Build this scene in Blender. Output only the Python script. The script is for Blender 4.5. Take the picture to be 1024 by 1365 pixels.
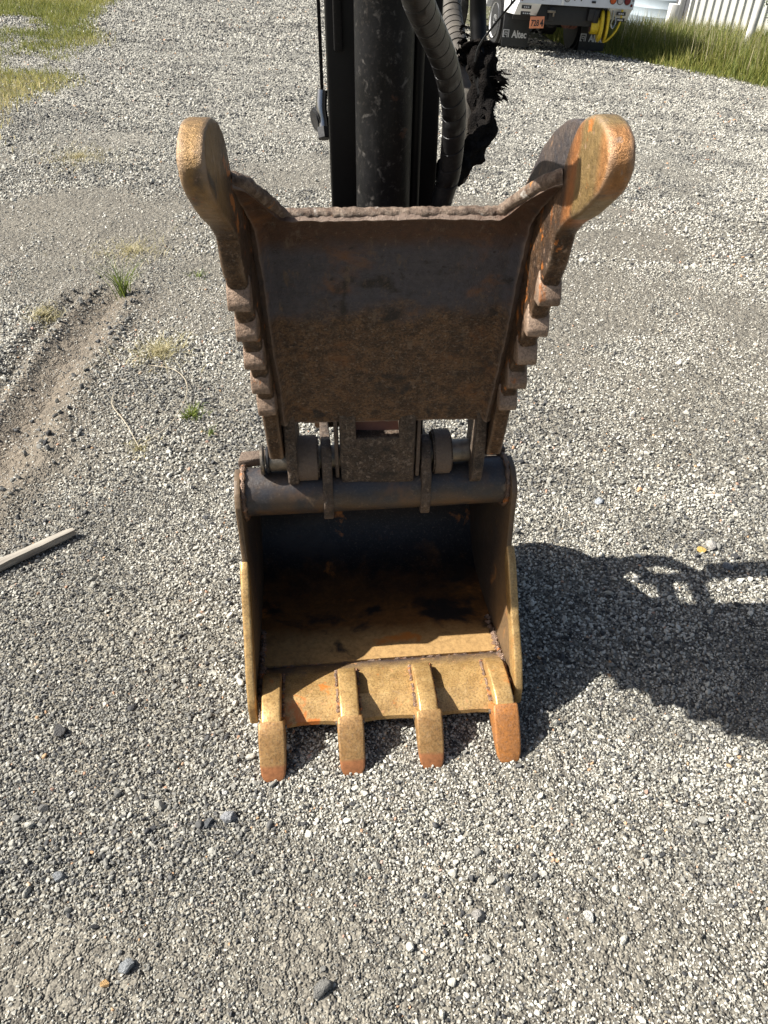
import bpy, bmesh, math, random
import numpy as np
from mathutils import Vector, Matrix, Euler
random.seed(7); rng = np.random.default_rng(7)
R = math.radians
for o in list(bpy.data.objects): bpy.data.objects.remove(o)
S = bpy.context.scene
COL = S.collection

# ---------------------------------------------------------------- camera
CAM_H, CAM_P, CAM_R = 1.4827, 37.06, 0.10
cam = bpy.data.cameras.new('camera'); camo = bpy.data.objects.new('camera', cam); COL.objects.link(camo)
cam.sensor_fit = 'VERTICAL'; cam.sensor_height = 36.0; cam.lens = 36.0*1026/1365
cam.clip_start = 0.05; cam.clip_end = 2000
camo.location = (0, 0, CAM_H)
camo.rotation_euler = (Matrix.Rotation(R(90-CAM_P), 4, 'X') @ Matrix.Rotation(R(CAM_R), 4, 'Z')).to_euler()
S.camera = camo

# ---------------------------------------------------------------- sky, sun, exposure
SUN_TRAVEL = Vector((0.98, 0.03, -1.0)).normalized()
elev = math.asin(-SUN_TRAVEL.z)
W = bpy.data.worlds.new('World'); S.world = W; W.use_nodes = True
wn = W.node_tree; bg = wn.nodes['Background']
sky = wn.nodes.new('ShaderNodeTexSky'); sky.sky_type = 'NISHITA'; sky.sun_disc = False
sky.sun_elevation = elev; sky.sun_rotation = math.atan2(-SUN_TRAVEL.x, -SUN_TRAVEL.y)
sky.air_density = 1.0; sky.dust_density = 3.0; sky.ozone_density = 0.4
wn.links.new(sky.outputs[0], bg.inputs[0]); bg.inputs[1].default_value = 0.055
sl = bpy.data.lights.new('sun', 'SUN'); slo = bpy.data.objects.new('sun', sl); COL.objects.link(slo)
sl.energy = 5.0; sl.angle = R(0.5); sl.color = (1.0, 0.97, 0.915)
slo.location = (-4, 0, 6); slo.rotation_euler = SUN_TRAVEL.to_track_quat('-Z', 'Y').to_euler()
S.view_settings.view_transform = 'Standard'; S.view_settings.look = 'None'
S.view_settings.gamma = 1.0; S.view_settings.use_curve_mapping = False
S.view_settings.exposure = 1.22
S.cycles.max_bounces = 6; S.cycles.diffuse_bounces = 3; S.cycles.glossy_bounces = 3
S.render.film_transparent = False

# ---------------------------------------------------------------- helpers: naming
def tag(o, label=None, cat=None, group=None, kind=None):
    if label: o['label'] = label
    if cat: o['category'] = cat
    if group: o['group'] = group
    if kind: o['kind'] = kind
    return o
def root(name, loc, rot=(0, 0, 0)):
    o = bpy.data.objects.new(name, None); COL.objects.link(o)
    o.location = loc; o.rotation_euler = rot; o.empty_display_size = .1
    return o
def link_mesh(name, me, mat=None, parent=None, angle=35):
    if mat: me.materials.append(mat)
    o = bpy.data.objects.new(name, me); COL.objects.link(o)
    if parent: o.parent = parent
    if len(me.polygons):
        me.polygons.foreach_set('use_smooth', [True]*len(me.polygons))
        me.set_sharp_from_angle(angle=R(angle))
    return o
def obj(name, bm, mat, parent=None, angle=35):
    bmesh.ops.recalc_face_normals(bm, faces=bm.faces[:])
    me = bpy.data.meshes.new(name); bm.to_mesh(me); bm.free()
    return link_mesh(name, me, mat, parent, angle)

# ---------------------------------------------------------------- helpers: shapes
def bevel(bm, w, seg=2):
    es = [e for e in bm.edges if len(e.link_faces) == 2 and e.calc_face_angle(0) > R(22)]
    if es and w > 0:
        bmesh.ops.bevel(bm, geom=es, offset=w, segments=seg, affect='EDGES', profile=.5, clamp_overlap=True)
def box(x0, x1, y0, y1, z0, z1, bev=0, seg=2, bm=None):
    b = bmesh.new()
    v = [b.verts.new((x, y, z)) for x in (x0, x1) for y in (y0, y1) for z in (z0, z1)]
    for f in ((0,1,3,2),(4,6,7,5),(0,4,5,1),(2,3,7,6),(0,2,6,4),(1,5,7,3)): b.faces.new([v[i] for i in f])
    bmesh.ops.recalc_face_normals(b, faces=b.faces[:])
    bevel(b, bev, seg)
    return merge(bm, b)
def merge(bm, b):
    if bm is None: return b
    me = bpy.data.meshes.new('tmp'); b.to_mesh(me); b.free(); bm.from_mesh(me); bpy.data.meshes.remove(me); return bm
def slab(pts, x0, x1, bev=.003, seg=2, bm=None, axis='X'):
    """closed outline (Y,Z) extruded along X from x0 to x1 (axis 'Z': outline (X,Y); 'Y': outline (X,Z))"""
    b = bmesh.new()
    def P(p, t):
        return {'X': (t, p[0], p[1]), 'Y': (p[0], t, p[1]), 'Z': (p[0], p[1], t)}[axis]
    a = [b.verts.new(P(p, x0)) for p in pts]; c = [b.verts.new(P(p, x1)) for p in pts]
    n = len(pts); b.faces.new(a); b.faces.new(c[::-1])
    for i in range(n): b.faces.new((a[i], a[(i+1) % n], c[(i+1) % n], c[i]))
    bmesh.ops.recalc_face_normals(b, faces=b.faces[:])
    bevel(b, bev, seg)
    return merge(bm, b)
def smooth_path(pts, n=8):
    P = [Vector(p) for p in pts]; out = []
    for i in range(len(P)-1):
        p0 = P[max(i-1, 0)]; p1 = P[i]; p2 = P[i+1]; p3 = P[min(i+2, len(P)-1)]
        for k in range(n):
            t = k/n
            out.append(.5*((2*p1)+(p2-p0)*t+(2*p0-5*p1+4*p2-p3)*t*t+(-p0+3*p1-3*p2+p3)*t**3))
    out.append(P[-1]); return out
def tube(path, r, seg=14, bm=None, caps=True, wob=None):
    b = bm or bmesh.new(); P = [Vector(p) for p in path]; rings = []
    up = Vector((0, 1, 0)); t0 = (P[1]-P[0]).normalized()
    if abs(t0.dot(up)) > .9: up = Vector((1, 0, 0))
    nrm = (up - t0*up.dot(t0)).normalized()
    for i, p in enumerate(P):
        t = (P[min(i+1, len(P)-1)]-P[max(i-1, 0)]).normalized()
        nrm = (nrm - t*nrm.dot(t)).normalized(); bn = t.cross(nrm)
        rr = r[i] if hasattr(r, '__len__') else r
        ring = []
        for k in range(seg):
            a = 2*math.pi*k/seg; q = rr*(1+(wob(i, a) if wob else 0))
            ring.append(b.verts.new(p+(nrm*math.cos(a)+bn*math.sin(a))*q))
        rings.append(ring)
    for i in range(len(rings)-1):
        for k in range(seg):
            b.faces.new((rings[i][k], rings[i][(k+1) % seg], rings[i+1][(k+1) % seg], rings[i+1][k]))
    if caps: b.faces.new(rings[0][::-1]); b.faces.new(rings[-1])
    return b
def cyl(p0, p1, r, seg=28, bev=0, bm=None):
    b = bmesh.new(); tube([p0, p1], r, seg, b)
    bmesh.ops.recalc_face_normals(b, faces=b.faces[:])
    if bev:
        es = [e for e in b.edges if e.calc_face_angle(0) > R(60)]
        bmesh.ops.bevel(b, geom=es, offset=bev, segments=2, affect='EDGES', clamp_overlap=True)
    return merge(bm, b)
def wobble(bm, amp, sc, seed=0):
    from mathutils import noise
    for v in bm.verts:
        v.co += noise.noise_vector(v.co*sc+Vector((seed, seed*2.3, 0)))*amp
    return bm
def rough(bm, amp=.0016, cut=.014, seed=0):
    bmesh.ops.triangulate(bm, faces=[f for f in bm.faces if len(f.verts) > 4])
    for _ in range(2):
        es = [e for e in bm.edges if e.calc_length() > cut]
        if es: bmesh.ops.subdivide_edges(bm, edges=es, cuts=1, use_grid_fill=True)
    wobble(bm, amp, 28, seed); return wobble(bm, amp*.6, 95, seed+4)
def sheet(grid, thick, closed=False):
    """grid[i][j] of points -> solid sheet of given thickness along the local normal"""
    b = bmesh.new(); n, m = len(grid), len(grid[0])
    V = [[b.verts.new(grid[i][j]) for j in range(m)] for i in range(n)]
    fs = [b.faces.new((V[i][j], V[i+1][j], V[i+1][j+1], V[i][j+1])) for i in range(n-1) for j in range(m-1)]
    b.normal_update()
    nr = {v: v.normal.copy() for v in b.verts}
    Wv = [[b.verts.new(V[i][j].co - nr[V[i][j]]*thick) for j in range(m)] for i in range(n)]
    for i in range(n-1):
        for j in range(m-1): b.faces.new((Wv[i][j], Wv[i][j+1], Wv[i+1][j+1], Wv[i+1][j]))
    for i in range(n-1):
        b.faces.new((V[i][0], Wv[i][0], Wv[i+1][0], V[i+1][0])); b.faces.new((V[i][-1], V[i+1][-1], Wv[i+1][-1], Wv[i][-1]))
    for j in range(m-1):
        b.faces.new((V[0][j], V[0][j+1], Wv[0][j+1], Wv[0][j])); b.faces.new((V[-1][j], Wv[-1][j], Wv[-1][j+1], V[-1][j+1]))
    return b

# ---------------------------------------------------------------- helpers: materials
class NM:
    def __init__(s, name, coord='Object'):
        s.m = bpy.data.materials.new(name); s.m.use_nodes = True; s.t = s.m.node_tree
        s.b = s.t.nodes['Principled BSDF']; s.tc = s.n('ShaderNodeTexCoord'); s.co = s.tc.outputs[coord]
    def n(s, k, **kw):
        x = s.t.nodes.new(k)
        for a, v in kw.items(): setattr(x, a, v)
        return x
    def l(s, a, b): s.t.links.new(a, b)
    def noise(s, sc, det=6, rough=.6, off=0, stretch=None, dist=0):
        x = s.n('ShaderNodeTexNoise'); x.inputs['Scale'].default_value = sc; x.inputs['Detail'].default_value = det
        x.inputs['Roughness'].default_value = rough; x.inputs['Distortion'].default_value = dist
        mp = s.n('ShaderNodeMapping'); mp.inputs['Location'].default_value = (off, off*.7, -off)
        if stretch: mp.inputs['Scale'].default_value = stretch
        s.l(s.co, mp.inputs[0]); s.l(mp.outputs[0], x.inputs['Vector']); return x.outputs['Fac']
    def vor(s, sc, feature='F1', off=0, rnd=1):
        x = s.n('ShaderNodeTexVoronoi'); x.feature = feature; x.inputs['Scale'].default_value = sc
        x.inputs['Randomness'].default_value = rnd
        mp = s.n('ShaderNodeMapping'); mp.inputs['Location'].default_value = (off, off, off)
        s.l(s.co, mp.inputs[0]); s.l(mp.outputs[0], x.inputs['Vector']); return x
    def math(s, op, a, b=None, clamp=False):
        x = s.n('ShaderNodeMath', operation=op); x.use_clamp = clamp
        for i, q in enumerate((a, b)):
            if q is None: continue
            if isinstance(q, (int, float)): x.inputs[i].default_value = q
            else: s.l(q, x.inputs[i])
        return x.outputs[0]
    def ramp(s, f, lo, hi):
        x = s.n('ShaderNodeMapRange'); x.interpolation_type = 'SMOOTHSTEP'
        x.inputs[1].default_value = lo; x.inputs[2].default_value = hi; s.l(f, x.inputs[0]); return x.outputs[0]
    def mix(s, f, a, b, mode='MIX'):
        x = s.n('ShaderNodeMix', data_type='RGBA', blend_type=mode)
        if isinstance(f, (int, float)): x.inputs[0].default_value = f
        else: s.l(f, x.inputs[0])
        for i, q in ((6, a), (7, b)):
            if isinstance(q, tuple): x.inputs[i].default_value = (*q, 1)
            else: s.l(q, x.inputs[i])
        return x.outputs[2]
    def axis(s, ax):
        x = s.n('ShaderNodeSeparateXYZ'); s.l(s.co, x.inputs[0]); return x.outputs[ax]
    def attr(s, name, typ='GEOMETRY'):
        x = s.n('ShaderNodeAttribute', attribute_name=name, attribute_type=typ); return x
    def bump(s, h, dist=.002, strength=1, prev=None):
        x = s.n('ShaderNodeBump'); x.inputs['Strength'].default_value = strength; x.inputs['Distance'].default_value = dist
        s.l(h, x.inputs['Height'])
        if prev is not None: s.l(prev, x.inputs['Normal'])
        return x.outputs[0]
    def out(s, col=None, rough=None, metal=None, norm=None, spec=None):
        def put(k, v):
            if v is None: return
            if isinstance(v, (int, float)): s.b.inputs[k].default_value = v
            elif isinstance(v, tuple): s.b.inputs[k].default_value = (*v, 1)
            else: s.l(v, s.b.inputs[k])
        put('Base Color', col); put('Roughness', rough); put('Metallic', metal); put('Normal', norm); put('Specular IOR Level', spec)
        return s.m

def metal_mat(name, a, b, patches=(), fades=(), sc=18, rough=(.45, .75), metal=0., bump=.0015, bsc=60, edge=None, streak=None, grit=.4):
    """worn steel: two tones, then fades (colour, axis, lo, hi, noise, seed) and patches (colour, scale, lo, hi, seed)"""
    m = NM(name)
    n1 = m.noise(sc, 8, .65); c = m.mix(m.ramp(n1, .35, .65), a, b)
    fine = m.noise(230, 4, .75, 3.1)
    c = m.mix(m.ramp(fine, .45, .62), c, m.mix(grit, c, (0, 0, 0)))
    c = m.mix(m.ramp(m.noise(170, 3, .7, 7.7), .54, .70), c, m.mix(grit*.35, c, (.5, .42, .34)))
    met = m.math('MULTIPLY', 1.0, metal)
    for (col, ax, lo, hi, nz, seed) in fades:
        k = m.math('ADD', m.axis(ax), m.math('MULTIPLY', m.math('SUBTRACT', m.noise(14, 6, .65, seed), .5), nz))
        x = m.n('ShaderNodeMapRange'); x.inputs[1].default_value = lo; x.inputs[2].default_value = hi
        m.l(k, x.inputs[0]); f = x.outputs[0]
        c = m.mix(f, c, m.mix(m.ramp(m.noise(90, 5, .7, seed+1), .3, .75), col, tuple(q*.6 for q in col)))
    for (col, ps, lo, hi, seed) in patches:
        f = m.ramp(m.noise(ps, 7, .62, seed, dist=.4), lo, hi)
        c = m.mix(f, c, col); met = m.math('MULTIPLY', met, m.math('SUBTRACT', 1.0, m.math('MULTIPLY', f, .8)))
    if streak:
        f = m.ramp(m.noise(60, 5, .7, 9, stretch=(1, 1, .10)), .55, .75); c = m.mix(f, c, streak)
    if edge:
        g = m.n('ShaderNodeNewGeometry'); c = m.mix(m.ramp(g.outputs['Pointiness'], .52, .6), c, edge)
    rr = m.n('ShaderNodeMapRange'); rr.inputs[3].default_value = rough[0]; rr.inputs[4].default_value = rough[1]
    m.l(m.noise(35, 6, .7, 5), rr.inputs[0])
    h = m.math('ADD', m.noise(bsc, 8, .7, 2), m.math('MULTIPLY', m.noise(bsc*6, 4, .7, 4), .25))
    return m.out(c, rr.outputs[0], met, m.bump(h, bump))
def flat_mat(name, col, rough=.5, metal=0., var=.25, sc=30, bump=.0004, dust=None):
    m = NM(name); n = m.noise(sc, 6, .65)
    c = m.mix(m.ramp(n, .3, .7), col, tuple(q*(1-var) for q in col))
    if dust: c = m.mix(m.math('MULTIPLY', m.ramp(m.noise(sc*.6, 8, .75, 6), .45, .75), dust[1]), c, dust[0])
    return m.out(c, rough, metal, m.bump(m.noise(sc*5, 4, .6, 2), bump))

GOLD = (.52, .335, .135); GOLD2 = (.38, .23, .085); ORG = (.42, .135, .025); BRN = (.075, .042, .022); DRK = (.022, .016, .013)
M = {}
M['thumb_steel'] = metal_mat('thumb_steel', (.17, .092, .044), (.055, .030, .016), sc=45,
    fades=[((.074, .069, .080), 2, .945, .985, .14, 1.), ((.085, .038, .018), 2, 1.08, 1.11, .05, 2.)],  # grey-blue upper band paints in the plate's weaker reflection of the ground
    patches=[((.22, .09, .028), 11, .55, .78, 3.), ((.018, .014, .013), 16, .58, .70, 8.), ((.24, .165, .105), 150, .60, .80, 12.), ((.020, .016, .016), 70, .62, .70, 15.)], rough=(.45, .75), bump=.006, bsc=60, edge=(.22, .16, .12), streak=(.15, .105, .07), grit=.75)  # finest light-brown patches are painted glints; the rest is rust, grime and scratches
TP = [((.40, .13, .02), 26, .60, .66, 3.), ((.045, .028, .018), 14, .54, .68, 8.), ((.30, .19, .12), 90, .58, .72, 12.)]
M['tine_steel'] = metal_mat('tine_steel', (.12, .070, .036), (.055, .033, .020), sc=40, fades=[((.30, .18, .070), 1, 1.03, .93, .10, 1.)],
    patches=TP, rough=(.28, .6), metal=.5, bump=.004, bsc=70, grit=.55, edge=(.42, .31, .22))
M['tine_rusty'] = metal_mat('tine_rusty', (.14, .078, .040), (.060, .036, .022), sc=40,
    fades=[((.42, .17, .055), 1, 1.035, 1.01, .03, 1.), ((.29, .19, .075), 1, .995, .980, .03, 2.), ((.42, .20, .07), 1, .915, .895, .03, 3.)],
    patches=TP, rough=(.28, .6), metal=.5, bump=.004, bsc=70, grit=.55, edge=(.42, .31, .22))
M['worn_edge'] = metal_mat('worn_edge', (.34, .24, .17), (.2, .13, .085), patches=[((.3, .11, .03), 30, .6, .7, 3.)], rough=(.45, .7), metal=.3, bump=.003, bsc=80)
M['lip_rust'] = metal_mat('lip_rust', (.27, .20, .145), (.10, .06, .038), patches=[((.36, .15, .035), 30, .62, .7, 3.), ((.45, .42, .37), 24, .60, .70, 6.)], sc=70, rough=(.5, .75), metal=.15, bump=.004, bsc=120)
M['link_steel'] = metal_mat('link_steel', (.13, .086, .054), (.055, .036, .023), sc=40, patches=[((.24, .18, .13), 90, .55, .68, 3.), ((.015, .012, .011), 12, .5, .7, 8.)], rough=(.5, .8), grit=.7, bump=.007, bsc=90, edge=(.17, .12, .085))
M['tube_paint'] = metal_mat('tube_paint', grit=.2, a=(.030, .029, .032), b=(.060, .040, .026), patches=[((.20, .14, .09), 22, .60, .74, 3.), ((.10, .055, .028), 8, .52, .68, 8.)], rough=(.3, .6), bump=.0015, bsc=40)
M['shell_paint'] = metal_mat('shell_paint', (.012, .011, .013), (.008, .008, .010),
    fades=[((.22, .098, .030), 1, 1.66, 1.46, .36, 1.), ((.44, .27, .11), 1, 1.42, 1.36, .10, 2.)],
    patches=[((.42, .15, .03), 6, .60, .67, 3.), ((.018, .014, .013), 4.5, .52, .62, 14.)], rough=(.35, .65), grit=.3, metal=.2, bump=.0012, bsc=40)
M['side_paint'] = metal_mat('side_paint', (.020, .018, .019), (.035, .025, .02),
    fades=[((.14, .085, .04), 1, 1.45, 1.33, .10, 1.)],
    patches=[((.26, .12, .04), 14, .60, .70, 3.)], rough=(.4, .7), bump=.0015, bsc=40, edge=(.22, .15, .08))
M['lip_gold'] = metal_mat('lip_gold', GOLD, GOLD2, patches=[(ORG, 11, .56, .63, 3.), ((.10, .075, .065), 9, .56, .72, 8.), ((.46, .25, .11), 60, .6, .7, 21.)],
    fades=[((.11, .08, .07), 1, 1.245, 1.285, .05, 4.)], sc=30, rough=(.32, .52), metal=.4, bump=.0010, bsc=90)
M['gold'] = metal_mat('gold', GOLD, GOLD2, patches=[(ORG, 15, .60, .70, 3.), ((.16, .10, .05), 10, .56, .72, 6.)], sc=30, rough=(.32, .5), metal=.45, bump=.0008, bsc=110)
M['cap_gold'] = metal_mat('cap_gold', (.35, .205, .078), (.27, .145, .05), fades=[((.36, .145, .055), 2, .030, .024, .010, 1.)], patches=[((.40, .15, .035), 30, .62, .72, 3.)], sc=60, rough=(.4, .6), metal=.35, bump=.0009, bsc=140)
M['cap_rust'] = metal_mat('cap_rust', (.40, .155, .035), (.33, .14, .045), sc=60, rough=(.45, .65), metal=.25, bump=.0012, bsc=160)
M['worn_dark'] = metal_mat('worn_dark', (.10, .075, .062), (.045, .04, .042), patches=[((.20, .12, .07), 22, .58, .68, 3.)], sc=30, rough=(.4, .6), metal=.2, bump=.003, bsc=70)
M['weld'] = metal_mat('weld', (.30, .20, .14), (.13, .09, .07), patches=[(ORG, 30, .56, .66, 3.)], sc=60, rough=(.3, .5), metal=.6, bump=.004, bsc=150)
M['arm_paint'] = flat_mat('arm_paint', (.002, .002, .0022), .45, 0, .3, 8, .0002, dust=((.02, .018, .016), .06))
M['arm_paint'].node_tree.nodes['Principled BSDF'].inputs['Specular IOR Level'].default_value = .2
M['barrel_paint'] = metal_mat('barrel_paint', (.009, .009, .0095), (.004, .004, .004), patches=[((.09, .083, .075), 60, .56, .72, 3.), ((.05, .025, .016), 11, .64, .68, 8.)], rough=(.35, .6), bump=.0008, bsc=60, streak=(.022, .021, .020), grit=.10)
M['barrel_paint'].node_tree.nodes['Principled BSDF'].inputs['Specular IOR Level'].default_value = .22
M['rubber'] = flat_mat('rubber', (.012, .012, .012), .6, 0, .4, 40, .0006, dust=((.10, .09, .08), .25))
M['wrap'] = flat_mat('wrap', (.010, .010, .011), .42, 0, .3, 50, .0004, dust=((.09, .08, .068), .30))
M['wrap'].node_tree.nodes['Principled BSDF'].inputs['Specular IOR Level'].default_value = .3
M['wrap_dusty'] = flat_mat('wrap_dusty', (.07, .06, .048), .7, 0, .4, 60, .0008, dust=((.15, .13, .10), .6))
M['fabric'] = flat_mat('fabric', (.020, .018, .017), 1, 0, .6, 60, .006, dust=((.05, .038, .028), .35))
M['fabric'].node_tree.nodes['Principled BSDF'].inputs['Specular IOR Level'].default_value = 0
M['chrome'] = flat_mat('chrome', (.34, .34, .34), .22, 1, .2, 30, .0002)
M['bolt'] = flat_mat('bolt', (.28, .24, .19), .45, .8, .4, 60, .0008)
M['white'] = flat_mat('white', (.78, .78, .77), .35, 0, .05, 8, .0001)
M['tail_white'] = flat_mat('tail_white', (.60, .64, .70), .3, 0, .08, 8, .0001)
M['black'] = flat_mat('black', (.012, .012, .013), .55, 0, .3, 20, .0005)
M['flap'] = flat_mat('flap', (.02, .022, .024), .6, 0, .3, 12, .0008)
M['lens_red'] = flat_mat('lens_red', (.16, .008, .01), .15, 0, .2, 60, .0003)
M['lens_amber'] = flat_mat('lens_amber', (.55, .09, .015), .15, 0, .2, 60, .0003)
M['lens_clear'] = flat_mat('lens_clear', (.45, .45, .47), .12, .3, .3, 60, .0003)
M['plate_orange'] = flat_mat('plate_orange', (.72, .26, .12), .5, 0, .08, 60, .0001)
M['ink'] = flat_mat('ink', (.03, .02, .02), .6, 0, .1, 60, .0001)
M['print_white'] = flat_mat('print_white', (.62, .62, .62), .6, 0, .15, 60, .0001)
M['yellow'] = flat_mat('yellow', (.62, .46, .02), .4, 0, .2, 20, .0002)
M['drum_rust'] = flat_mat('drum_rust', (.20, .085, .06), .7, 0, .4, 12, .001)
M['bark_wood'] = None

# ================================================================= GROUND
def vnoise(x, y, seed=0):
    xi = np.floor(x).astype(np.int64); yi = np.floor(y).astype(np.int64); fx = x-xi; fy = y-yi
    fx = fx*fx*(3-2*fx); fy = fy*fy*(3-2*fy)
    def h(a, b):
        n = (a*374761393+b*668265263+seed*1442695041) & 0xffffffff
        n = ((n ^ (n >> 13))*1274126177) & 0xffffffff
        return ((n ^ (n >> 16)) & 0xffff)/65535.0
    return (h(xi, yi)*(1-fx)+h(xi+1, yi)*fx)*(1-fy)+(h(xi, yi+1)*(1-fx)+h(xi+1, yi+1)*fx)*fy
def fbm(x, y, sc, oct=4, seed=0):
    s = 0; a = 1; t = 0
    for i in range(oct):
        s = s+a*vnoise(x*sc*2**i+17.3*i, y*sc*2**i-9.1*i, seed+i); t += a; a *= .5
    return s/t
def sstep(a, b, x):
    t = np.clip((x-a)/(b-a), 0, 1); return t*t*(3-2*t)
RUT = np.array([(-1.31, 4.0), (-1.366, 3.73), (-1.385, 3.4), (-1.37, 3.12), (-1.345, 2.54), (-1.33, 2.24), (-1.40, 1.85), (-1.55, 1.3)])
def polydist(x, y, P):
    """signed distance to polyline (+ on its right-hand side walking down the list)"""
    best = np.full(np.shape(x), 1e9); sg = np.zeros(np.shape(x)); al = np.zeros(np.shape(x)); L = 0
    for i in range(len(P)-1):
        a, b = P[i], P[i+1]; d = b-a; l2 = (d*d).sum(); ln = l2**.5
        t = np.clip(((x-a[0])*d[0]+(y-a[1])*d[1])/l2, 0, 1)
        px, py = a[0]+t*d[0], a[1]+t*d[1]; dd = np.hypot(x-px, y-py)
        m = dd < best; best = np.where(m, dd, best)
        cr = -((x-a[0])*d[1]-(y-a[1])*d[0]); sg = np.where(m, np.sign(cr), sg); al = np.where(m, L+t*ln, al); L += ln
    return best*sg, al
def rut_fields(x, y):
    s, al = polydist(x, y, RUT)
    s = s+.03*(fbm(x, y, 5, 2, 40)-.5)
    fade = sstep(0, .35, al)*sstep(3.35, 2.6, al)
    return s, al, fade
def H(x, y):
    x = np.asarray(x, float); y = np.asarray(y, float)
    z = -.06*x*sstep(2.5, 9, y)
    z = z+.022*(fbm(x, y, .9, 3, 1)-.5)*sstep(1.2, 3., np.abs(y-1.1)+np.abs(x)*.7)
    z = z+.006*(fbm(x, y, 9, 3, 5)-.5)
    s, al, f = rut_fields(x, y)
    g = -.024*np.exp(-(s/.07)**2)+.016*np.exp(-((s-.14)/.045)**2)+.020*np.exp(-((s+.13)/.035)**2)
    g = g-.018*np.exp(-((s+.20)/.035)**2)+.010*np.exp(-((s+.28)/.04)**2)
    lug = .004*np.sin(al*55+s*8)*np.exp(-((np.abs(s)-.11)/.05)**2)
    lump = .016*np.maximum(0, fbm(x, y, 22, 2, 9)-.5)*np.exp(-(s/.25)**2)
    return z+(g+lug+lump)*f
def dirt(x, y):
    """0 = loose gravel, 1 = bare fines"""
    s, al, f = rut_fields(x, y)
    d = 1.15*np.exp(-((s-.0)/.17)**2)*f
    n = fbm(x, y, 1.3, 4, 21)
    def blob(cx, cy, rx, ry, k=1): return k*np.exp(-((x-cx)/rx)**2-((y-cy)/ry)**2)
    d = d+blob(-.60, .60, .26, .11, 1.0)+blob(-.14, .62, .13, .12, .7)+blob(1.7, 3.3, .45, .8, .75)+blob(1.1, 2.7, .35, .45, .55)
    d = d+blob(.45, .62, .25, .15, .45)+blob(-1.9, 4.9, .7, .5, .5)+blob(.6, 5.2, 1.6, 1.0, .35)+blob(-1.3, 2.25, .3, .35, .5)
    d = d+.5*sstep(.52, .68, n)*sstep(.8, 2.5, y)+.25*sstep(.5, .7, n)
    return np.clip(d, 0, 1)
# grass margins (used for colour and for the blades)
def grass_left(x, y):
    e = -2.95-.21*(y-6.8)-.9*(fbm(x, y, .55, 4, 31)-.5)*2
    g = sstep(.35, -.25, x-e)*sstep(6.2, 7.3, y+.8*(fbm(x, y, .9, 2, 33)-.5))
    g = g*sstep(.30, .44, fbm(x, y, .7, 3, 35))
    return g
def road_right(y):
    return 3.8+(14.9-y)*.74
def grass_right(x, y):
    e = 4.3+(14.5-y)*.60+.35*(fbm(x, y, 1.2, 3, 37)-.5)
    return sstep(-.1, .35, x-e)*sstep(8, 9.5, y)
def axis_vals(core0, core1, step, lo, hi, grow=1.06):
    v = list(np.arange(core0, core1+1e-6, step)); s = step; a = core1
    while a < hi: s *= grow; a += s; v.append(a)
    s = step; a = core0
    while a > lo: s *= grow; a -= s; v.insert(0, a)
    return np.array(v)
gx = axis_vals(-2.3, 2.3, .013, -450, 450, 1.075); gy = axis_vals(.3, 4.3, .012, -60, 900, 1.035)
GX, GY = np.meshgrid(gx, gy); GZ = H(GX, GY)
far = sstep(30, 60, np.hypot(GX, GY)); GZ = GZ*(1-far)
nv = GX.size; ny, nx = GX.shape
me = bpy.data.meshes.new('ground')
idx = np.arange(nv).reshape(ny, nx)
quads = np.stack([idx[:-1, :-1], idx[:-1, 1:], idx[1:, 1:], idx[1:, :-1]], -1).reshape(-1, 4)
me.vertices.add(nv); me.vertices.foreach_set('co', np.stack([GX, GY, GZ], -1).ravel())
me.loops.add(quads.size); me.loops.foreach_set('vertex_index', quads.ravel().astype(np.int32))
me.polygons.add(len(quads)); me.polygons.foreach_set('loop_start', np.arange(0, quads.size, 4, dtype=np.int32))
me.update(calc_edges=True); me.validate()
at = me.attributes.new('dirt', 'FLOAT', 'POINT'); at.data.foreach_set('value', dirt(GX, GY).ravel().astype(np.float32))
s__, al__, f__ = rut_fields(GX, GY)
at = me.attributes.new('rut', 'FLOAT', 'POINT'); at.data.foreach_set('value', (np.exp(-(s__/.22)**2)*f__).ravel().astype(np.float32))
at = me.attributes.new('turf', 'FLOAT', 'POINT'); at.data.foreach_set('value', np.maximum(grass_left(GX, GY), grass_right(GX, GY)).ravel().astype(np.float32))

gm = NM('gravel_ground')
da = gm.attr('dirt').outputs['Fac']; ta = gm.attr('turf').outputs['Fac']
def chips(sc, off):
    v = gm.vor(sc, 'F1', off); w = gm.n('ShaderNodeSeparateColor'); gm.l(v.outputs['Color'], w.inputs[0])
    cr = gm.n('ShaderNodeValToRGB'); e = cr.color_ramp.elements
    e[0].position = 0; e[0].color = (.03, .028, .026, 1); e[1].position = 1; e[1].color = (.64, .61, .52, 1)
    for p, c in ((.25, (.09, .086, .078)), (.5, (.22, .21, .18)), (.8, (.40, .38, .32))):
        q = e.new(p); q.color = (*c, 1)
    gm.l(w.outputs[0], cr.inputs[0]); return cr.outputs[0], v.outputs['Distance'], w.outputs[1]
c1, d1, r1 = chips(190, 0); c2, d2, r2 = chips(75, 3); c3, d3, r3 = chips(30, 5)
fines = gm.mix(gm.ramp(gm.noise(3.2, 6, .6), .3, .7), (.20, .18, .145), (.14, .126, .102))
big = gm.ramp(gm.noise(1.1, 5, .6, 8), .35, .65)
base = gm.mix(.4, c1, c2)
ydist = gm.axis(1)
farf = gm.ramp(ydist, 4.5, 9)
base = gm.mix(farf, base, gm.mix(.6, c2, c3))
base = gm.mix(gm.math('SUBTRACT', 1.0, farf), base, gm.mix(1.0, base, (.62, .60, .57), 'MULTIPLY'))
base = gm.mix(.10, base, fines)
base = gm.mix(gm.math('MULTIPLY', gm.math('MULTIPLY', da, gm.math('SUBTRACT', 1.0, gm.math('MULTIPLY', farf, .7))), .48), base, fines)
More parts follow.
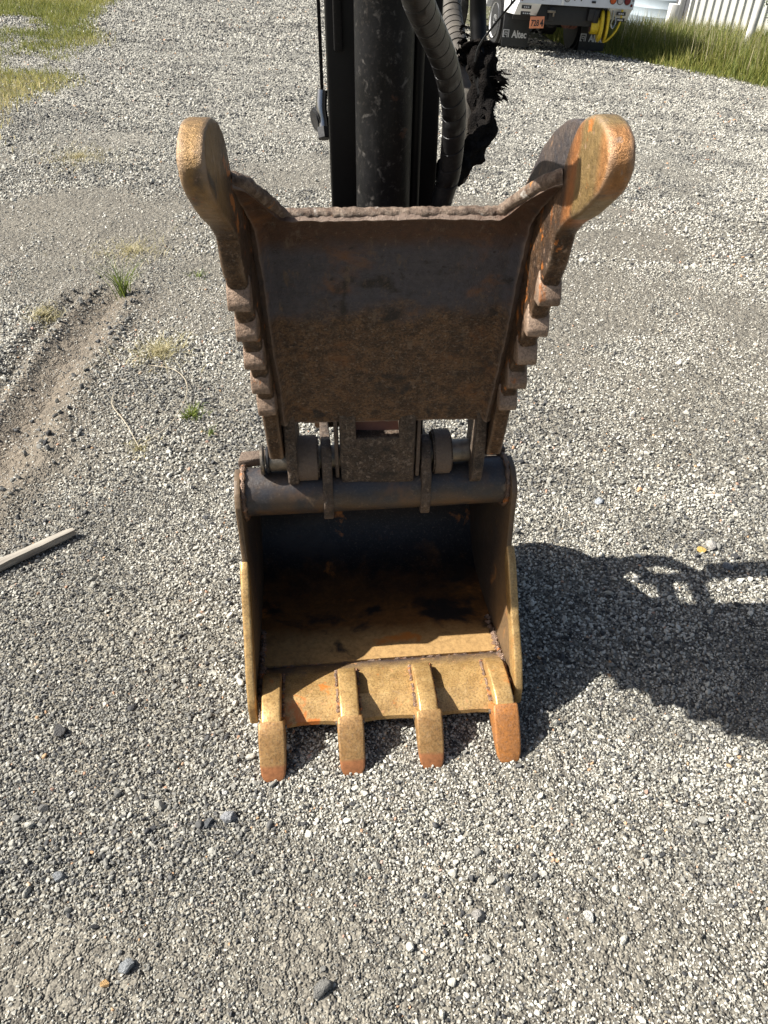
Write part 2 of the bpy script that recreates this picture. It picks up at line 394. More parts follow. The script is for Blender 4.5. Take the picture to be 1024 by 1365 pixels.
base = gm.mix(gm.math('MULTIPLY', big, .15), base, gm.mix(.5, base, (.10, .095, .09)))
ra = gm.attr('rut').outputs['Fac']
base = gm.mix(gm.math('MULTIPLY', ra, .75), base, gm.mix(gm.ramp(gm.noise(14, 7, .7, 2), .35, .65), (.21, .17, .125), (.12, .098, .074)))
soil = gm.mix(gm.ramp(gm.noise(9, 6, .7, 4), .4, .65), (.10, .085, .05), (.085, .105, .03))
base = gm.mix(gm.math('MULTIPLY', ta, .85), base, soil)
hh = gm.math('ADD', gm.math('MULTIPLY', d1, -.7), gm.math('MULTIPLY', d2, -1.0))
b1 = gm.bump(hh, .008, 1.0)
b2 = gm.bump(gm.math('MULTIPLY', d3, -1.0), .02, .55, b1)
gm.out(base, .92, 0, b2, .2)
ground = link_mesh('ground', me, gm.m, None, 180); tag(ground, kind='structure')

# ---------------------------------------------------------------- loose gravel (instanced)
def stone_mesh(name, seed, sub=1, flat=.7):
    r = random.Random(seed); b = bmesh.new(); bmesh.ops.create_icosphere(b, subdivisions=sub, radius=.5)
    from mathutils import noise
    k = Vector((r.uniform(-50, 50), r.uniform(-50, 50), 0))
    sc = Vector((r.uniform(.85, 1.25), r.uniform(.7, 1.0), r.uniform(flat*.8, flat*1.15)))
    cuts = [(Vector((r.gauss(0, 1), r.gauss(0, 1), r.gauss(0, .8))).normalized(), r.uniform(.24, .38)) for _ in range(9)]
    for v in b.verts:
        c = v.co.copy(); c += noise.noise_vector(c*2.2+k)*.16
        for n_, d_ in cuts:
            q = c.dot(n_)
            if q > d_: c -= n_*(q-d_)*.98
        v.co = Vector((c.x*sc.x, c.y*sc.y, c.z*sc.z))
    me = bpy.data.meshes.new(name); b.to_mesh(me); b.free()
    return me
stm = NM('gravel_stone')
ton = stm.attr('tone', 'INSTANCER').outputs['Fac']
cr = stm.n('ShaderNodeValToRGB'); e = cr.color_ramp.elements
e[0].position = 0; e[0].color = (.025, .025, .026, 1); e[1].position = 1; e[1].color = (.62, .58, .50, 1)
for p, c in ((.12, (.060, .060, .060)), (.28, (.15, .145, .13)), (.42, (.27, .26, .225)), (.60, (.41, .392, .335)), (.90, (.60, .575, .49)), (.955, (.56, .53, .47)), (.965, (.48, .30, .16)), (.98, (.40, .24, .17)), (.985, (.62, .60, .55))):
    q = e.new(p); q.color = (*c, 1)
stm.l(ton, cr.inputs[0])
geo = stm.n('ShaderNodeNewGeometry'); stm.co = geo.outputs['Position']
sp = stm.ramp(stm.noise(420, 3, .7), .42, .62)
cc = stm.mix(stm.math('MULTIPLY', sp, .45), cr.outputs[0], stm.mix(.75, cr.outputs[0], (.05, .05, .05)))
stm.out(cc, .85, 0, stm.bump(stm.noise(300, 3, .6, 4), .0012), .3)
shapes = bpy.data.collections.new('gravel_shapes')
for i in range(9):
    mm = stone_mesh('gravel_shape', 100+i, 2); mm.materials.append(stm.m)
    shapes.objects.link(bpy.data.objects.new('gravel_shape', mm))

pts = []; scl = []; rot = []; tone = []
def scatter(y0, y1, sp, smin, smax, dens=1.0, extra=.5, embed=.18):
    ys = np.arange(y0, y1, sp)
    for y in ys:
        dd = y*.798+CAM_H*.603; half = dd*.5*1.03+extra*min(1, y/2)+.05
        xs = np.arange(-half, half, sp); n = len(xs)
        x = xs+rng.uniform(-.55, .55, n)*sp; yy = y+rng.uniform(-.55, .55, n)*sp
        d = dirt(x, yy)*sstep(14, 6, y); g = np.maximum(grass_left(x, yy), grass_right(x, yy))
        clump = fbm(x, yy, 6, 3, 77)
        keep = rng.random(n) < dens*(1-.72*d)*(1-.92*g)*(.75+.5*sstep(.35, .6, clump))
        x, yy, d = x[keep], yy[keep], d[keep]; n = len(x)
        s = smin+(smax-smin)*rng.random(n)**2.6
        s = s*(1-.35*d)*(.85+.35*fbm(x, yy, 3, 2, 78))
        pts.append(np.stack([x, yy, H(x, yy)+s*embed*rng.uniform(-.5, 1.6, n)], -1))
        scl.append(s[:, None]*rng.uniform(.8, 1.2, (n, 3)))
        rot.append(np.stack([rng.normal(0, .6, n), rng.normal(0, .6, n), rng.uniform(0, 6.28, n)], -1))
        t = np.clip(rng.beta(1.8, 1.45, n), 0, .95)
        dk = fbm(x, yy, 2.2, 4, 91)
        t = t*(1-.35*sstep(.5, .65, dk))
        u = rng.random(n); t = np.clip(t+.30*d*rng.random(n), 0, .95); t = np.where(u < .07*(1-.8*d), rng.random(n)*.15, t); t = np.where(u > .985, .955+rng.random(n)*.04, t)
        tone.append(t)
scatter(.36, 2.1, .0074, .0058, .0125)
scatter(.36, 2.1, .036, .012, .024, .5)
scatter(.36, 1.3, .0058, .0035, .0068, .8, .3, .35)
scatter(2.1, 4.3, .0112, .0085, .017)
scatter(2.1, 4.3, .06, .018, .032, .4)
scatter(4.3, 8.0, .0185, .0125, .024, 1.0, .8)
scatter(4.3, 8.0, .12, .03, .05, .3, .8)
scatter(8.0, 13.0, .032, .017, .034, .95, 1.0)
scatter(13.0, 25.0, .055, .028, .05, .9, 1.0)
# clods thrown up beside the tyre rut
n = 500; t = rng.random(n); seg = t*(len(RUT)-2.2); i0 = seg.astype(int); fr = (seg-i0)[:, None]
base_p = RUT[i0]*(1-fr)+RUT[i0+1]*fr
base_p = base_p+np.stack([rng.choice([-1, 1], n)*rng.normal(.13, .05, n), rng.normal(0, .05, n)], -1)
s = .007+.020*rng.random(n)**3
pts.append(np.stack([base_p[:, 0], base_p[:, 1], H(base_p[:, 0], base_p[:, 1])+s*.2], -1)); scl.append(s[:, None]*rng.uniform(.8, 1.3, (n, 3)))
rot.append(rng.uniform(-3, 3, (n, 3))); tone.append(rng.random(n)*.35+.03)
pts = np.concatenate(pts); scl = np.concatenate(scl); rot = np.concatenate(rot); tone = np.concatenate(tone)
print('stones', len(pts))
def instancer(name, pts, scl, rot, attrs, coll):
    n = len(pts); pick = rng.integers(0, len(coll.objects), n)
    me = bpy.data.meshes.new(name); me.vertices.add(n); me.vertices.foreach_set('co', pts.astype(np.float32).ravel())
    for nm, typ, arr in (('scl', 'FLOAT_VECTOR', scl), ('rot', 'FLOAT_VECTOR', rot)):
        a = me.attributes.new(nm, typ, 'POINT'); a.data.foreach_set('vector', arr.astype(np.float32).ravel())
    for nm, arr in attrs.items():
        a = me.attributes.new(nm, 'FLOAT', 'POINT'); a.data.foreach_set('value', arr.astype(np.float32))
    a = me.attributes.new('pick', 'INT', 'POINT'); a.data.foreach_set('value', pick.astype(np.int32))
    o = bpy.data.objects.new(name, me); COL.objects.link(o)
    ng = bpy.data.node_groups.new(name, 'GeometryNodeTree')
    ng.interface.new_socket('Geometry', in_out='INPUT', socket_type='NodeSocketGeometry')
    ng.interface.new_socket('Geometry', in_out='OUTPUT', socket_type='NodeSocketGeometry')
    N = ng.nodes; gi = N.new('NodeGroupInput'); go = N.new('NodeGroupOutput')
    iop = N.new('GeometryNodeInstanceOnPoints'); ci = N.new('GeometryNodeCollectionInfo')
    ci.inputs['Collection'].default_value = coll; ci.inputs['Separate Children'].default_value = True; ci.inputs['Reset Children'].default_value = True
    def na(nm, dt):
        x = N.new('GeometryNodeInputNamedAttribute'); x.data_type = dt; x.inputs['Name'].default_value = nm; return x.outputs['Attribute']
    ng.links.new(gi.outputs[0], iop.inputs['Points']); ng.links.new(ci.outputs[0], iop.inputs['Instance'])
    iop.inputs['Pick Instance'].default_value = True
    ng.links.new(na('pick', 'INT'), iop.inputs['Instance Index'])
    e2r = N.new('FunctionNodeEulerToRotation'); ng.links.new(na('rot', 'FLOAT_VECTOR'), e2r.inputs[0])
    ng.links.new(e2r.outputs[0], iop.inputs['Rotation']); ng.links.new(na('scl', 'FLOAT_VECTOR'), iop.inputs['Scale'])
    ng.links.new(iop.outputs[0], go.inputs[0])
    md = o.modifiers.new('scatter', 'NODES'); md.node_group = ng
    return o
gravel = instancer('loose_gravel', pts, scl, rot, {'tone': tone}, shapes)
tag(gravel, 'loose grey crushed stone covering the yard', 'gravel', kind='stuff')

# ================================================================= BUCKET
BK = root('digging_bucket', (-0.0166, 1.4, 0), (0, 0, 0.09765))
tag(BK, 'worn black digging bucket with gold-brown cutting edge and four teeth resting on gravel', 'excavator bucket')
off = Vector((0, -1.4, 0))
def part(name, bm, mat, parent=BK, angle=35, rt=None):
    rt = rt or parent
    o = obj(name, bm, mat, parent, angle); return o
# parts are modelled with Y measured from the camera foot; parent frame carries the -1.4 shift through the mesh
def shift(o, dy=-1.4):
    o.data.transform(Matrix.Translation((0, dy, 0))); return o
SUB = {}
def sp_(name, bm, mat, rt, parent=None, angle=35):
    """part of rt; coordinates kept (object origin offset instead of moving vertices so textures stay in place)"""
    o = obj(name, bm, mat, parent or rt, angle)
    if parent is None or parent is rt: o.location = (0, -1.4, 0)
    return o
# shell: floor and back
fl = [(1.287, .050), (1.36, .046), (1.45, .038), (1.55, .030), (1.64, .040), (1.70, .075), (1.742, .13), (1.757, .19), (1.752, .25), (1.725, .31), (1.67, .365), (1.60, .412), (1.52, .455), (1.46, .49), (1.435, .505)]
fp = [(p.x, p.y) for p in smooth_path([(a, b, 0) for a, b in fl], 4)]
xs = np.linspace(-.297, .297, 13)
grid = [[(x, a, b) for x in xs] for a, b in fp]
sp_('shell', wobble(sheet(grid, .012), .0012, 9), M['shell_paint'], BK)
side = [(1.145, .030), (1.165, .085), (1.20, .135), (1.26, .20), (1.315, .275), (1.348, .35), (1.354, .43), (1.354, .49), (1.370, .515), (1.398, .534), (1.435, .538), (1.475, .512),
        (1.54, .468), (1.61, .43), (1.69, .378), (1.745, .32), (1.772, .25), (1.775, .19), (1.75, .12), (1.70, .055), (1.63, .020), (1.52, .012), (1.35, .016), (1.2, .022)]
for sx in (-1, 1):
    a, b_ = sorted((sx*.297, sx*.310))
    o = sp_('side_plate', slab(side, a, b_, .003), M['side_paint'], BK)
cutter = [(1.122, .020), (1.138, .085), (1.172, .145), (1.235, .215), (1.29, .288), (1.318, .345), (1.345, .352), (1.355, .33), (1.34, .27), (1.29, .19), (1.235, .125), (1.215, .05), (1.2, .012)]
for sx in (-1, 1):
    # front nose of the side plate, polished
    nose = [(1.140, .034), (1.142, .085), (1.172, .145), (1.235, .215), (1.29, .288), (1.318, .325), (1.348, .348), (1.345, .300), (1.30, .235), (1.24, .16), (1.20, .09), (1.19, .03)]
    sp_('side_cutter', slab(nose, *sorted((sx*.2955, sx*.3155)), .005, 3), M['gold'], BK)
# torque tube
b = tube([(x, 1.43, .478) for x in np.linspace(-.296, .296, 20)], .054, 36)
sp_('torque_tube', wobble(b, .0012, 12), M['tube_paint'], BK)
for sx in (-1, 1):
    sp_('weld_bead', tube([(sx*.293, 1.43+.057*math.cos(a), .478+.057*math.sin(a)) for a in np.linspace(0, 6.283, 40)], .006, 8,
        wob=lambda i, a: .35*math.sin(i*2.3)), M['weld'], BK)
# small hook plates behind the tube
sp_('hook_plate', slab([(-.305, 1.47), (-.245, 1.48), (-.24, 1.515), (-.30, 1.51)], .515, .537, .004, axis='Z'), M['link_steel'], BK)
sp_('hook_plate', slab([(.235, 1.47), (.302, 1.46), (.30, 1.53), (.24, 1.53)], .520, .541, .004, axis='Z'), M['tube_paint'], BK)
# lip plate with bevelled front edge, slightly scalloped between the teeth
LX = np.linspace(-.292, .292, 61)
TX = [-.262, -.088, .088, .262]
def scallop(x):
    d = min(abs(x-t) for t in TX); return .006*min(1, d/.06)
prof = []
for x in LX:
    s_ = scallop(x)
    prof.append([(x, 1.118+s_, .036), (x, 1.120+s_, .046), (x, 1.144+s_*.6, .060), (x, 1.1695, .0738), (x, 1.172, .0748), (x, 1.20, .0745), (x, 1.24, .070), (x, 1.272, .064), (x, 1.284, .058),
                 (x, 1.290, .0505), (x, 1.34, .0488), (x, 1.375, .0465)])
b = sheet(prof, .016); wobble(b, .0010, 20, 3)
sp_('cutting_edge', b, M['lip_gold'], BK, angle=22)
# rough weld line behind the lip
wl = [(x, 1.2905+.002*math.sin(x*90), .0545) for x in np.linspace(-.285, .285, 90)]
sp_('weld_bead', tube(wl, .0045, 8, wob=lambda i, a: .5*math.sin(i*1.9+math.sin(i*.7))), M['weld'], BK)
for sx in (-1, 1):
    p = [(sx*(.290+.001*math.sin(t*40)), 1.17+.24*t, .078-.025*t) for t in np.linspace(0, 1, 44)]
    sp_('weld_bead', tube(p, [.007+.0025*math.sin(i*2.1) for i in range(44)], 8, wob=lambda i, a: .4*math.sin(i*1.7+a)), M['weld'], BK)
# tooth shanks and caps
for i, tx in enumerate(TX):
    rt = TX[i]
    zt = 0
    pr = [(1.250, .066), (1.240, .090), (1.215, .103), (1.15, .1075), (1.112, .1035), (1.088, .092), (1.070, .070), (1.085, .045), (1.13, .030), (1.25, .030)]
    w = .0215
    b = slab(pr, tx-w, tx+w, .005, 3)
    tooth = sp_('tooth', b, M['gold'], BK)
    # cap: rounded shovel-shaped tip
    W2 = .0295; rows = []
    ax_ = Vector((0, -.72, -.69)).normalized(); nn_ = Vector((0, -.69, .72)).normalized(); o_ = Vector((tx, 1.097, .092))
    for (l_, top, bot, ww) in [(-.001, .004, -.050, .026), (.003, .007, -.054, .0285), (.03, .006, -.046, .0295), (.06, .004, -.034, .0290), (.085, .001, -.024, .0285), (.104, -.002, -.018, .0265), (.114, -.004, -.015, .0225), (.121, -.006, -.013, .016), (.124, -.008, -.011, .009)]:
        ring = []; rr = min(.005, (top-bot)*.3, ww*.4)
        for (cx_, cz_, a0) in ((ww-rr, top-rr, 0), (-ww+rr, top-rr, 90), (-ww+rr, bot+rr, 180), (ww-rr, bot+rr, 270)):
            for k in range(4):
                a = R(a0+30*k); ring.append(o_+ax_*l_*1.07+Vector((1, 0, 0))*(cx_+rr*math.cos(a))+nn_*(cz_+rr*math.sin(a)))
        rows.append(ring)
    b = bmesh.new(); V = [[b.verts.new(p) for p in r_] for r_ in rows]
    for r_ in range(len(V)-1):
        for k in range(16): b.faces.new((V[r_][k], V[r_][(k+1) % 16], V[r_+1][(k+1) % 16], V[r_+1][k]))
    b.faces.new(V[0]); b.faces.new(V[-1][::-1])
    cap = obj('tooth_cap', b, M['cap_rust'] if i == 3 else M['cap_gold'], tooth, 50)
    if i == 3: cap['label'] = 'orange rusted tooth cap'
    # weld runs up each side of the shank
    for sx in (-1, 1):
        p = [(tx+sx*(w+.003+.001*math.sin(k)), 1.125+.125*k/24, .072+.003*math.sin(k*1.3)) for k in range(25)]
        obj('weld_bead', tube(p, [.0045+.0015*math.sin(k*2.2) for k in range(25)], 6), M['weld'], tooth)
    pin = obj('cap_pin', cyl((tx-W2-.003, 1.105, .060), (tx+W2+.003, 1.105, .060), .006, 12, .001), M['bolt'], tooth)
# hanger ears, pin and bushings
ear = [(1.372, .470), (1.374, .520), (1.384, .575), (1.405, .600), (1.435, .606), (1.47, .585), (1.55, .575), (1.60, .592), (1.635, .575), (1.635, .52), (1.60, .42), (1.54, .45), (1.46, .48), (1.44, .47), (1.40, .425), (1.383, .425)]
for ex in (-.108, .108):
    sp_('hanger_ear', rough(slab(ear, ex-.011, ex+.011, .004), .0018, seed=ex*50), M['link_steel'], BK, angle=60)
PZ = .562
sp_('pivot_pin', cyl((-.232, 1.43, PZ), (.232, 1.43, PZ), .026, 28, .003), M['bolt'], BK)
for (x0, x1) in ((-.186, -.124), (.124, .165)):
    sp_('bushing', wobble(cyl((x0, 1.43, PZ), (x1, 1.43, PZ), .050, 32, .004), .001, 30), M['link_steel'], BK)
sp_('retaining_washer', cyl((-.238, 1.43, PZ), (-.231, 1.43, PZ), .030, 28, .002), M['black'], BK)
sp_('retaining_washer', cyl((-.250, 1.43, PZ), (-.243, 1.43, PZ), .034, 28, .002), M['bolt'], BK)
sp_('rear_pin', cyl((-.13, 1.605, .558), (.13, 1.605, .558), .022, 20, .003), M['bolt'], BK)

# ================================================================= THUMB
TH = root('thumb_clamp', (0.0021, 1.4, 0), (0, 0, 0.04529))
tag(TH, 'rusty steel hydraulic thumb with two hooked serrated horns standing above the bucket', 'excavator thumb')
ser = [(1.090, 1.041), (1.134, .972), (1.182, .900), (1.232, .828), (1.281, .756)]
front = [(1.053, 1.150), (1.012, 1.180), (.962, 1.205), (.915, 1.232), (.884, 1.254), (.871, 1.280), (.879, 1.302), (.905, 1.315), (.94, 1.319), (.978, 1.312), (1.015, 1.294), (1.042, 1.262), (1.062, 1.226)]
front = [(p.x, p.y) for p in smooth_path([(a, b, 0) for a, b in front], 3)]
backp = [(1.12, 1.205), (1.20, 1.175), (1.245, 1.12), (1.29, 1.02), (1.345, .93), (1.40, .84), (1.445, .74), (1.45, .66), (1.435, .610), (1.405, .592), (1.362, .598), (1.332, .680), (1.315, .742)]
saw = []
for i in range(4, -1, -1):
    y, z = ser[i]
    saw += [(y+.024, z-.003), (y+.003, z-.004), (y-.002, z+.006), (y+.002, z+.030), (y-.001 if i else y+.0, z+.058 if i else z+.05)]
    saw[-1] = (y+.0, z+.0) if False else ((ser[i-1][0]+.026, ser[i-1][1]-.006) if i else (1.072, 1.10))
    if i: saw.pop()
# recess above each tooth: slope from the recess out to the worn face
outline = front + backp + saw
for sx in (-1, 1):
    x0, x1 = sorted((sx*.213, sx*.244))
    b = slab(outline, x0, x1, .0055, 2)
    bmesh.ops.triangulate(b, faces=[f for f in b.faces if len(f.verts) > 8])
    bmesh.ops.subdivide_edges(b, edges=[e for e in b.edges if e.calc_length() > .018], cuts=2, use_grid_fill=True); wobble(b, .0014, 16, 3+sx); wobble(b, .0007, 90, 5)
    t_ = sp_('tine', b, M['tine_steel'] if sx < 0 else M['tine_rusty'], TH, angle=50)
    t_['label'] = 'serrated side plate with gold worn horn' if sx < 0 else 'serrated side plate with orange rusted horn'
    for i in range(5):
        y, z = ser[i]
        xx0, xx1 = sorted((sx*.2115, sx*.2455))
        pr = [(y-.004, z-.004), (y-.006, z+.008), (y+.002, z+.030), (y+.016, z+.046), (y+.030, z+.020), (y+.026, z-.006)]
        bb = slab(pr, xx0, xx1, .0028, 2); wobble(bb, .002, 30, i+10*sx)
        obj('serration', bb, M['worn_edge'], t_, 50)
bk_ = [(.985, 1.302), (1.03, 1.300), (1.075, 1.291), (1.13, 1.268), (1.185, 1.236), (1.24, 1.196), (1.285, 1.158), (1.27, 1.13), (1.19, 1.14), (1.06, 1.21)]
bp_ = sp_('backing_plate', wobble(slab(bk_, .2150, .2300, .004, 2), .0012, 30), M['worn_dark'], TH, angle=50)
# curved thumb plate with flared upper corners
curve = [(1.392, .685), (1.340, .80), (1.268, .965), (1.245, 1.03), (1.222, 1.085), (1.205, 1.125), (1.190, 1.150), (1.15, 1.180), (1.10, 1.208), (1.052, 1.234)]
cs = smooth_path([(a, b, 0) for a, b in curve], 8); cl_ = [0]
for i in range(1, len(cs)): cl_.append(cl_[-1]+(cs[i]-cs[i-1]).length)
def on_curve(l):
    l = min(max(l, 0), cl_[-1]-1e-6)
    for i in range(1, len(cs)):
        if cl_[i] >= l:
            t = (l-cl_[i-1])/(cl_[i]-cl_[i-1]); return cs[i-1].lerp(cs[i], t)
base_len = cl_[6*8]; full = cl_[-1]
grid = []
XS = np.concatenate([np.linspace(-.218, -.150, 13), np.linspace(-.144, .144, 48), np.linspace(.150, .218, 13)])
NVV = 84
for x in XS:
    u = sstep(.160, .213, abs(x)); L = base_len+(full-base_len)*float(u)
    fil = .020*max(0, (abs(x)-.185)/.028)**2
    row = []
    for j in range(NVV):
        t = j/(NVV-1); p = on_curve(L*t)
        row.append((x, p.x-fil*min(1, 3*(1-t)), p.y))
    grid.append(row)
b = sheet(grid[::-1], .017); wobble(b, .0020, 11, 2); wobble(b, .0016, 70, 4)
bevel(b, .003, 2)
sp_('thumb_plate', b, M['thumb_steel'], TH, angle=60)
# rolled top lip, worn
lipp = [(x, 1.182, 1.150) for x in np.linspace(-.160, .160, 40)]
def lip_pt(x):
    u = float(sstep(.160, .213, abs(x))); p = on_curve(base_len+(full-base_len)*u); return (x, p.x+.002, p.y-.0065)
lipx = [lip_pt(x) for x in np.linspace(-.214, .214, 150)]
sp_('worn_lip', wobble(wobble(tube(lipx, .0098, 12), .0018, 30), .0022, 150), M['lip_rust'], TH, angle=80)
# pivot lugs
lug = [(1.365, .74), (1.362, .60), (1.372, .530), (1.395, .508), (1.43, .502), (1.465, .52), (1.48, .56), (1.475, .70), (1.46, .76)]
for sx in (-1, 1):
    sp_('pivot_lug', rough(slab(lug, *sorted((sx*.187, sx*.2105)), .004), .002, seed=sx+2), M['link_steel'], TH, angle=60)
# centre block with a slot
cxm = -.017; x0, x1 = cxm-.079, cxm+.079
blk = bmesh.new()
for a, b2 in ((x0, x0+.034), (x1-.034, x1)):
    slab([(1.368, .705), (1.375, .625), (1.395, .625), (1.43, .70)], a, b2, .003, bm=blk)
slab([(1.374, .640), (1.388, .520), (1.400, .506), (1.412, .504), (1.43, .515), (1.42, .640)], x0, x1, .009, 3, bm=blk)
sp_('cylinder_block', rough(blk, .0022), M['link_steel'], TH, angle=60)
sp_('slot_backing', box(x0+.03, x1-.03, 1.405, 1.412, .62, .70), M['drum_rust'], TH)
for xx in (x0-.012, x1+.004):
    sp_('block_cheek', slab([(1.378, .70), (1.390, .53), (1.41, .52), (1.45, .54), (1.45, .70)], xx, xx+.008, .002), M['link_steel'], TH)

# ================================================================= ARM
AR = root('excavator_arm', (0.0, 1.4, 0), (0, 0, 0.07))
tag(AR, 'black excavator arm with thumb cylinder and hoses rising behind the rusty thumb', 'excavator arm')
stick = [(1.440, .60), (1.45, .54), (1.465, .53), (1.485, .535), (1.50, .57), (1.515, .80), (1.500, 2.3), (1.383, 2.3), (1.383, 1.2), (1.41, .95), (1.442, .74)]
sp_('stick', slab(stick, -.092, .088, .006, 2), M['arm_paint'], AR)
sp_('guide_rail', box(-.080, -.066, 1.368, 1.384, 1.335, 2.2, .003), M['barrel_paint'], AR)
bar = cyl((-.006, 1.375, .90), (-.006, 1.235, 2.1), .0445, 40, .004)
sp_('thumb_cylinder', bar, M['barrel_paint'], AR)
sp_('feed_pipe', tube([(.046, 1.39, .9), (.046, 1.33, 1.4), (.046, 1.25, 2.1)], .010, 12), M['arm_paint'], AR)
# linkage and bucket cylinder behind the stick
link = smooth_path([(1.605, .565, 0), (1.685, .68, 0), (1.692, .80, 0), (1.625, .88, 0)], 6)
for xx in (-.075, .060):
    L_ = [(p.x-.028, p.y+.004) for p in link]+[(p.x+.028, p.y-.004) for p in reversed(link)]
    sp_('bucket_link', slab(L_, xx, xx+.018, .003), M['arm_paint'], AR)
for xx in (-.055, .040):
    sp_('stick_link', slab([(1.47, .885), (1.62, .90), (1.65, .875), (1.63, .850), (1.475, .845)], xx, xx+.016, .003), M['arm_paint'], AR)
sp_('link_pin', cyl((-.09, 1.625, .875), (.09, 1.625, .875), .022, 20, .003), M['bolt'], AR)
sp_('cylinder_rod', cyl((0, 1.625, .875), (0, 1.665, 1.25), .020, 20), M['chrome'], AR)
sp_('bucket_cylinder', cyl((0, 1.65, 1.00), (0, 1.69, 2.1), .036, 28, .004), M['arm_paint'], AR)
# spiral wrapped hose
hp = smooth_path([Vector(p) for p in [(.03, .93, 1.60), (.033, .978, 1.45), (.037, 1.031, 1.421), (.078, 1.176, 1.347), (.1, 1.251, 1.281), (.105, 1.288, 1.23), (.104, 1.318, 1.171), (.095, 1.334, 1.125), (.080, 1.37, 1.03), (.05, 1.385, .95)]][1:], 10)
Mi = (Matrix.Translation((0, 1.4, 0)) @ Matrix.Rotation(.07, 4, 'Z') @ Matrix.Translation((0, -1.4, 0))).inverted()
def A(p): return Mi @ Vector(p)
hp = [A(p) for p in hp]
hose = sp_('hose', tube(hp, .0165, 20), M['wrap'], AR, angle=180)
def spiral(path, r, thick, pitch, gap=.82, seg=22):
    """a flat helical strip wound round the path, leaving narrow gaps"""
    b = bmesh.new(); Lc = [0]
    for i in range(1, len(path)): Lc.append(Lc[-1]+(path[i]-path[i-1]).length)
    def at_l(l):
        l = min(max(l, 0), Lc[-1]-1e-6)
        for i in range(1, len(path)):
            if Lc[i] >= l:
                t = (l-Lc[i-1])/(Lc[i]-Lc[i-1]); return path[i-1].lerp(path[i], t), (path[i]-path[i-1]).normalized()
    n = int(Lc[-1]/pitch*seg); prev = None
    for k in range(n):
        l = k/seg*pitch; a = 2*math.pi*k/seg; row = []
        for q, rr in ((0, r), (.02, r+thick), (gap*.5, r+thick*1.05), (gap-.02, r+thick), (gap, r)):
            p, t = at_l(l+q*pitch); up = Vector((0, 1, 0)); nn = (up-t*up.dot(t)).normalized(); bn = t.cross(nn)
            row.append(b.verts.new(p+(nn*math.cos(a)+bn*math.sin(a))*rr))
        if prev:
            for j in range(4): b.faces.new((prev[j], prev[j+1], row[j+1], row[j]))
        prev = row
    return b
obj('spiral_wrap', spiral(hp, .0166, .0012, .033, .95), M['wrap'], hose, 60)
# torn fabric sleeve round the return hoses
sv = [A(p) for p in smooth_path([(.170, 1.60, 1.318), (.172, 1.590, 1.298), (.181, 1.572, 1.241), (.174, 1.531, 1.186), (.150, 1.502, 1.157), (.126, 1.475, 1.140), (.105, 1.45, 1.130)], 8)]
def rag(i, a): return .18*math.sin(a*3+i*.35)+.14*math.sin(a*5-i*.6)+.1*math.sin(i*.9)
rad = [.017+.007*math.sin(min(1, i/16)*math.pi*.8)+(.006 if i < 4 else 0) for i in range(len(sv))]
sleeve = sp_('torn_sleeve', wobble(wobble(tube(sv, rad, 40, wob=rag), .006, 45), .003, 150), M['fabric'], AR, angle=80)
b = bmesh.new(); r_ = random.Random(3)
def shred(b, c, d, ln, w, r_):
    d = d.normalized(); s = d.cross(Vector((r_.gauss(0, 1), r_.gauss(0, 1), r_.gauss(0, 1)))).normalized()
    p = c; prev = None
    for k in range(5):
        ww = w*(1-k/4.5); q = [b.verts.new(p-s*ww), b.verts.new(p+s*ww)]
        if prev: b.faces.new((prev[0], prev[1], q[1], q[0]))
        prev = q; d = (d+Vector((0, 0, -.22))+Vector((r_.gauss(0, .2), r_.gauss(0, .2), r_.gauss(0, .15)))).normalized(); p = p+d*ln/4
for k in range(230):
    i = r_.randint(0, 26); c = sv[min(i, len(sv)-1)]; a = r_.uniform(0, 6.28)
    d = Vector((math.cos(a), math.sin(a)*.7, r_.uniform(-.4, .8)))
    shred(b, c+d.normalized()*.017, d, r_.uniform(.005, .012), r_.uniform(.002, .005), r_)
for k in range(70):   # the frayed flap that sticks out to the right
    c = A((.196, 1.565, 1.262))+Vector((r_.gauss(0, .007), r_.gauss(0, .006), r_.gauss(0, .012)))
    shred(b, c, Vector((1, 0, r_.uniform(-.5, .7))), r_.uniform(.012, .026), r_.uniform(.003, .006), r_)
for k in range(120):
    c = A((.150, 1.70, 1.285))+Vector((r_.gauss(0, .006), r_.gauss(0, .006), r_.gauss(0, .022)))
    shred(b, c, Vector((r_.gauss(0, 1), r_.gauss(0, 1), r_.uniform(-.6, .6))), r_.uniform(.010, .024), r_.uniform(.003, .007), r_)
tag(obj('frayed_strip', b, M['fabric'], sleeve), kind='stuff')
hs = [A(p) for p in smooth_path([(.150, 1.60, 1.75), (.158, 1.605, 1.52), (.163, 1.612, 1.386), (.166, 1.605, 1.342), (.170, 1.59, 1.298), (.178, 1.57, 1.24)], 6)]
sp_('return_hose', tube(hs, .0148, 16), M['arm_paint'], AR, angle=180)
h2 = [A(p) for p in smooth_path([(.126, 1.97, 1.60), (.131, 1.956, 1.418), (.137, 1.90, 1.345), (.143, 1.80, 1.30), (.150, 1.70, 1.26), (.150, 1.60, 1.2), (.13, 1.5, 1.12)], 6)]
dh = sp_('dusty_hose', tube(h2, .021, 16), M['wrap_dusty'], AR, angle=180)
obj('spiral_wrap', spiral(h2[:20], .0212, .002, .022, .86), M['wrap_dusty'], dh, 60)
wp = [A(p) for p in smooth_path([(.158, 1.55, 1.300), (.161, 1.544, 1.32), (.173, 1.524, 1.344), (.207, 1.442, 1.401), (.243, 1.358, 1.455), (.27, 1.28, 1.56)], 5)]
sp_('cable', tube(wp, .0018, 6), M['rubber'], AR)
sp_('leaf_scrap', slab([(.096, 1.16), (.107, 1.148), (.103, 1.170), (.092, 1.182)], 1.372, 1.374, 0, axis='Y'), M['wrap_dusty'], AR)
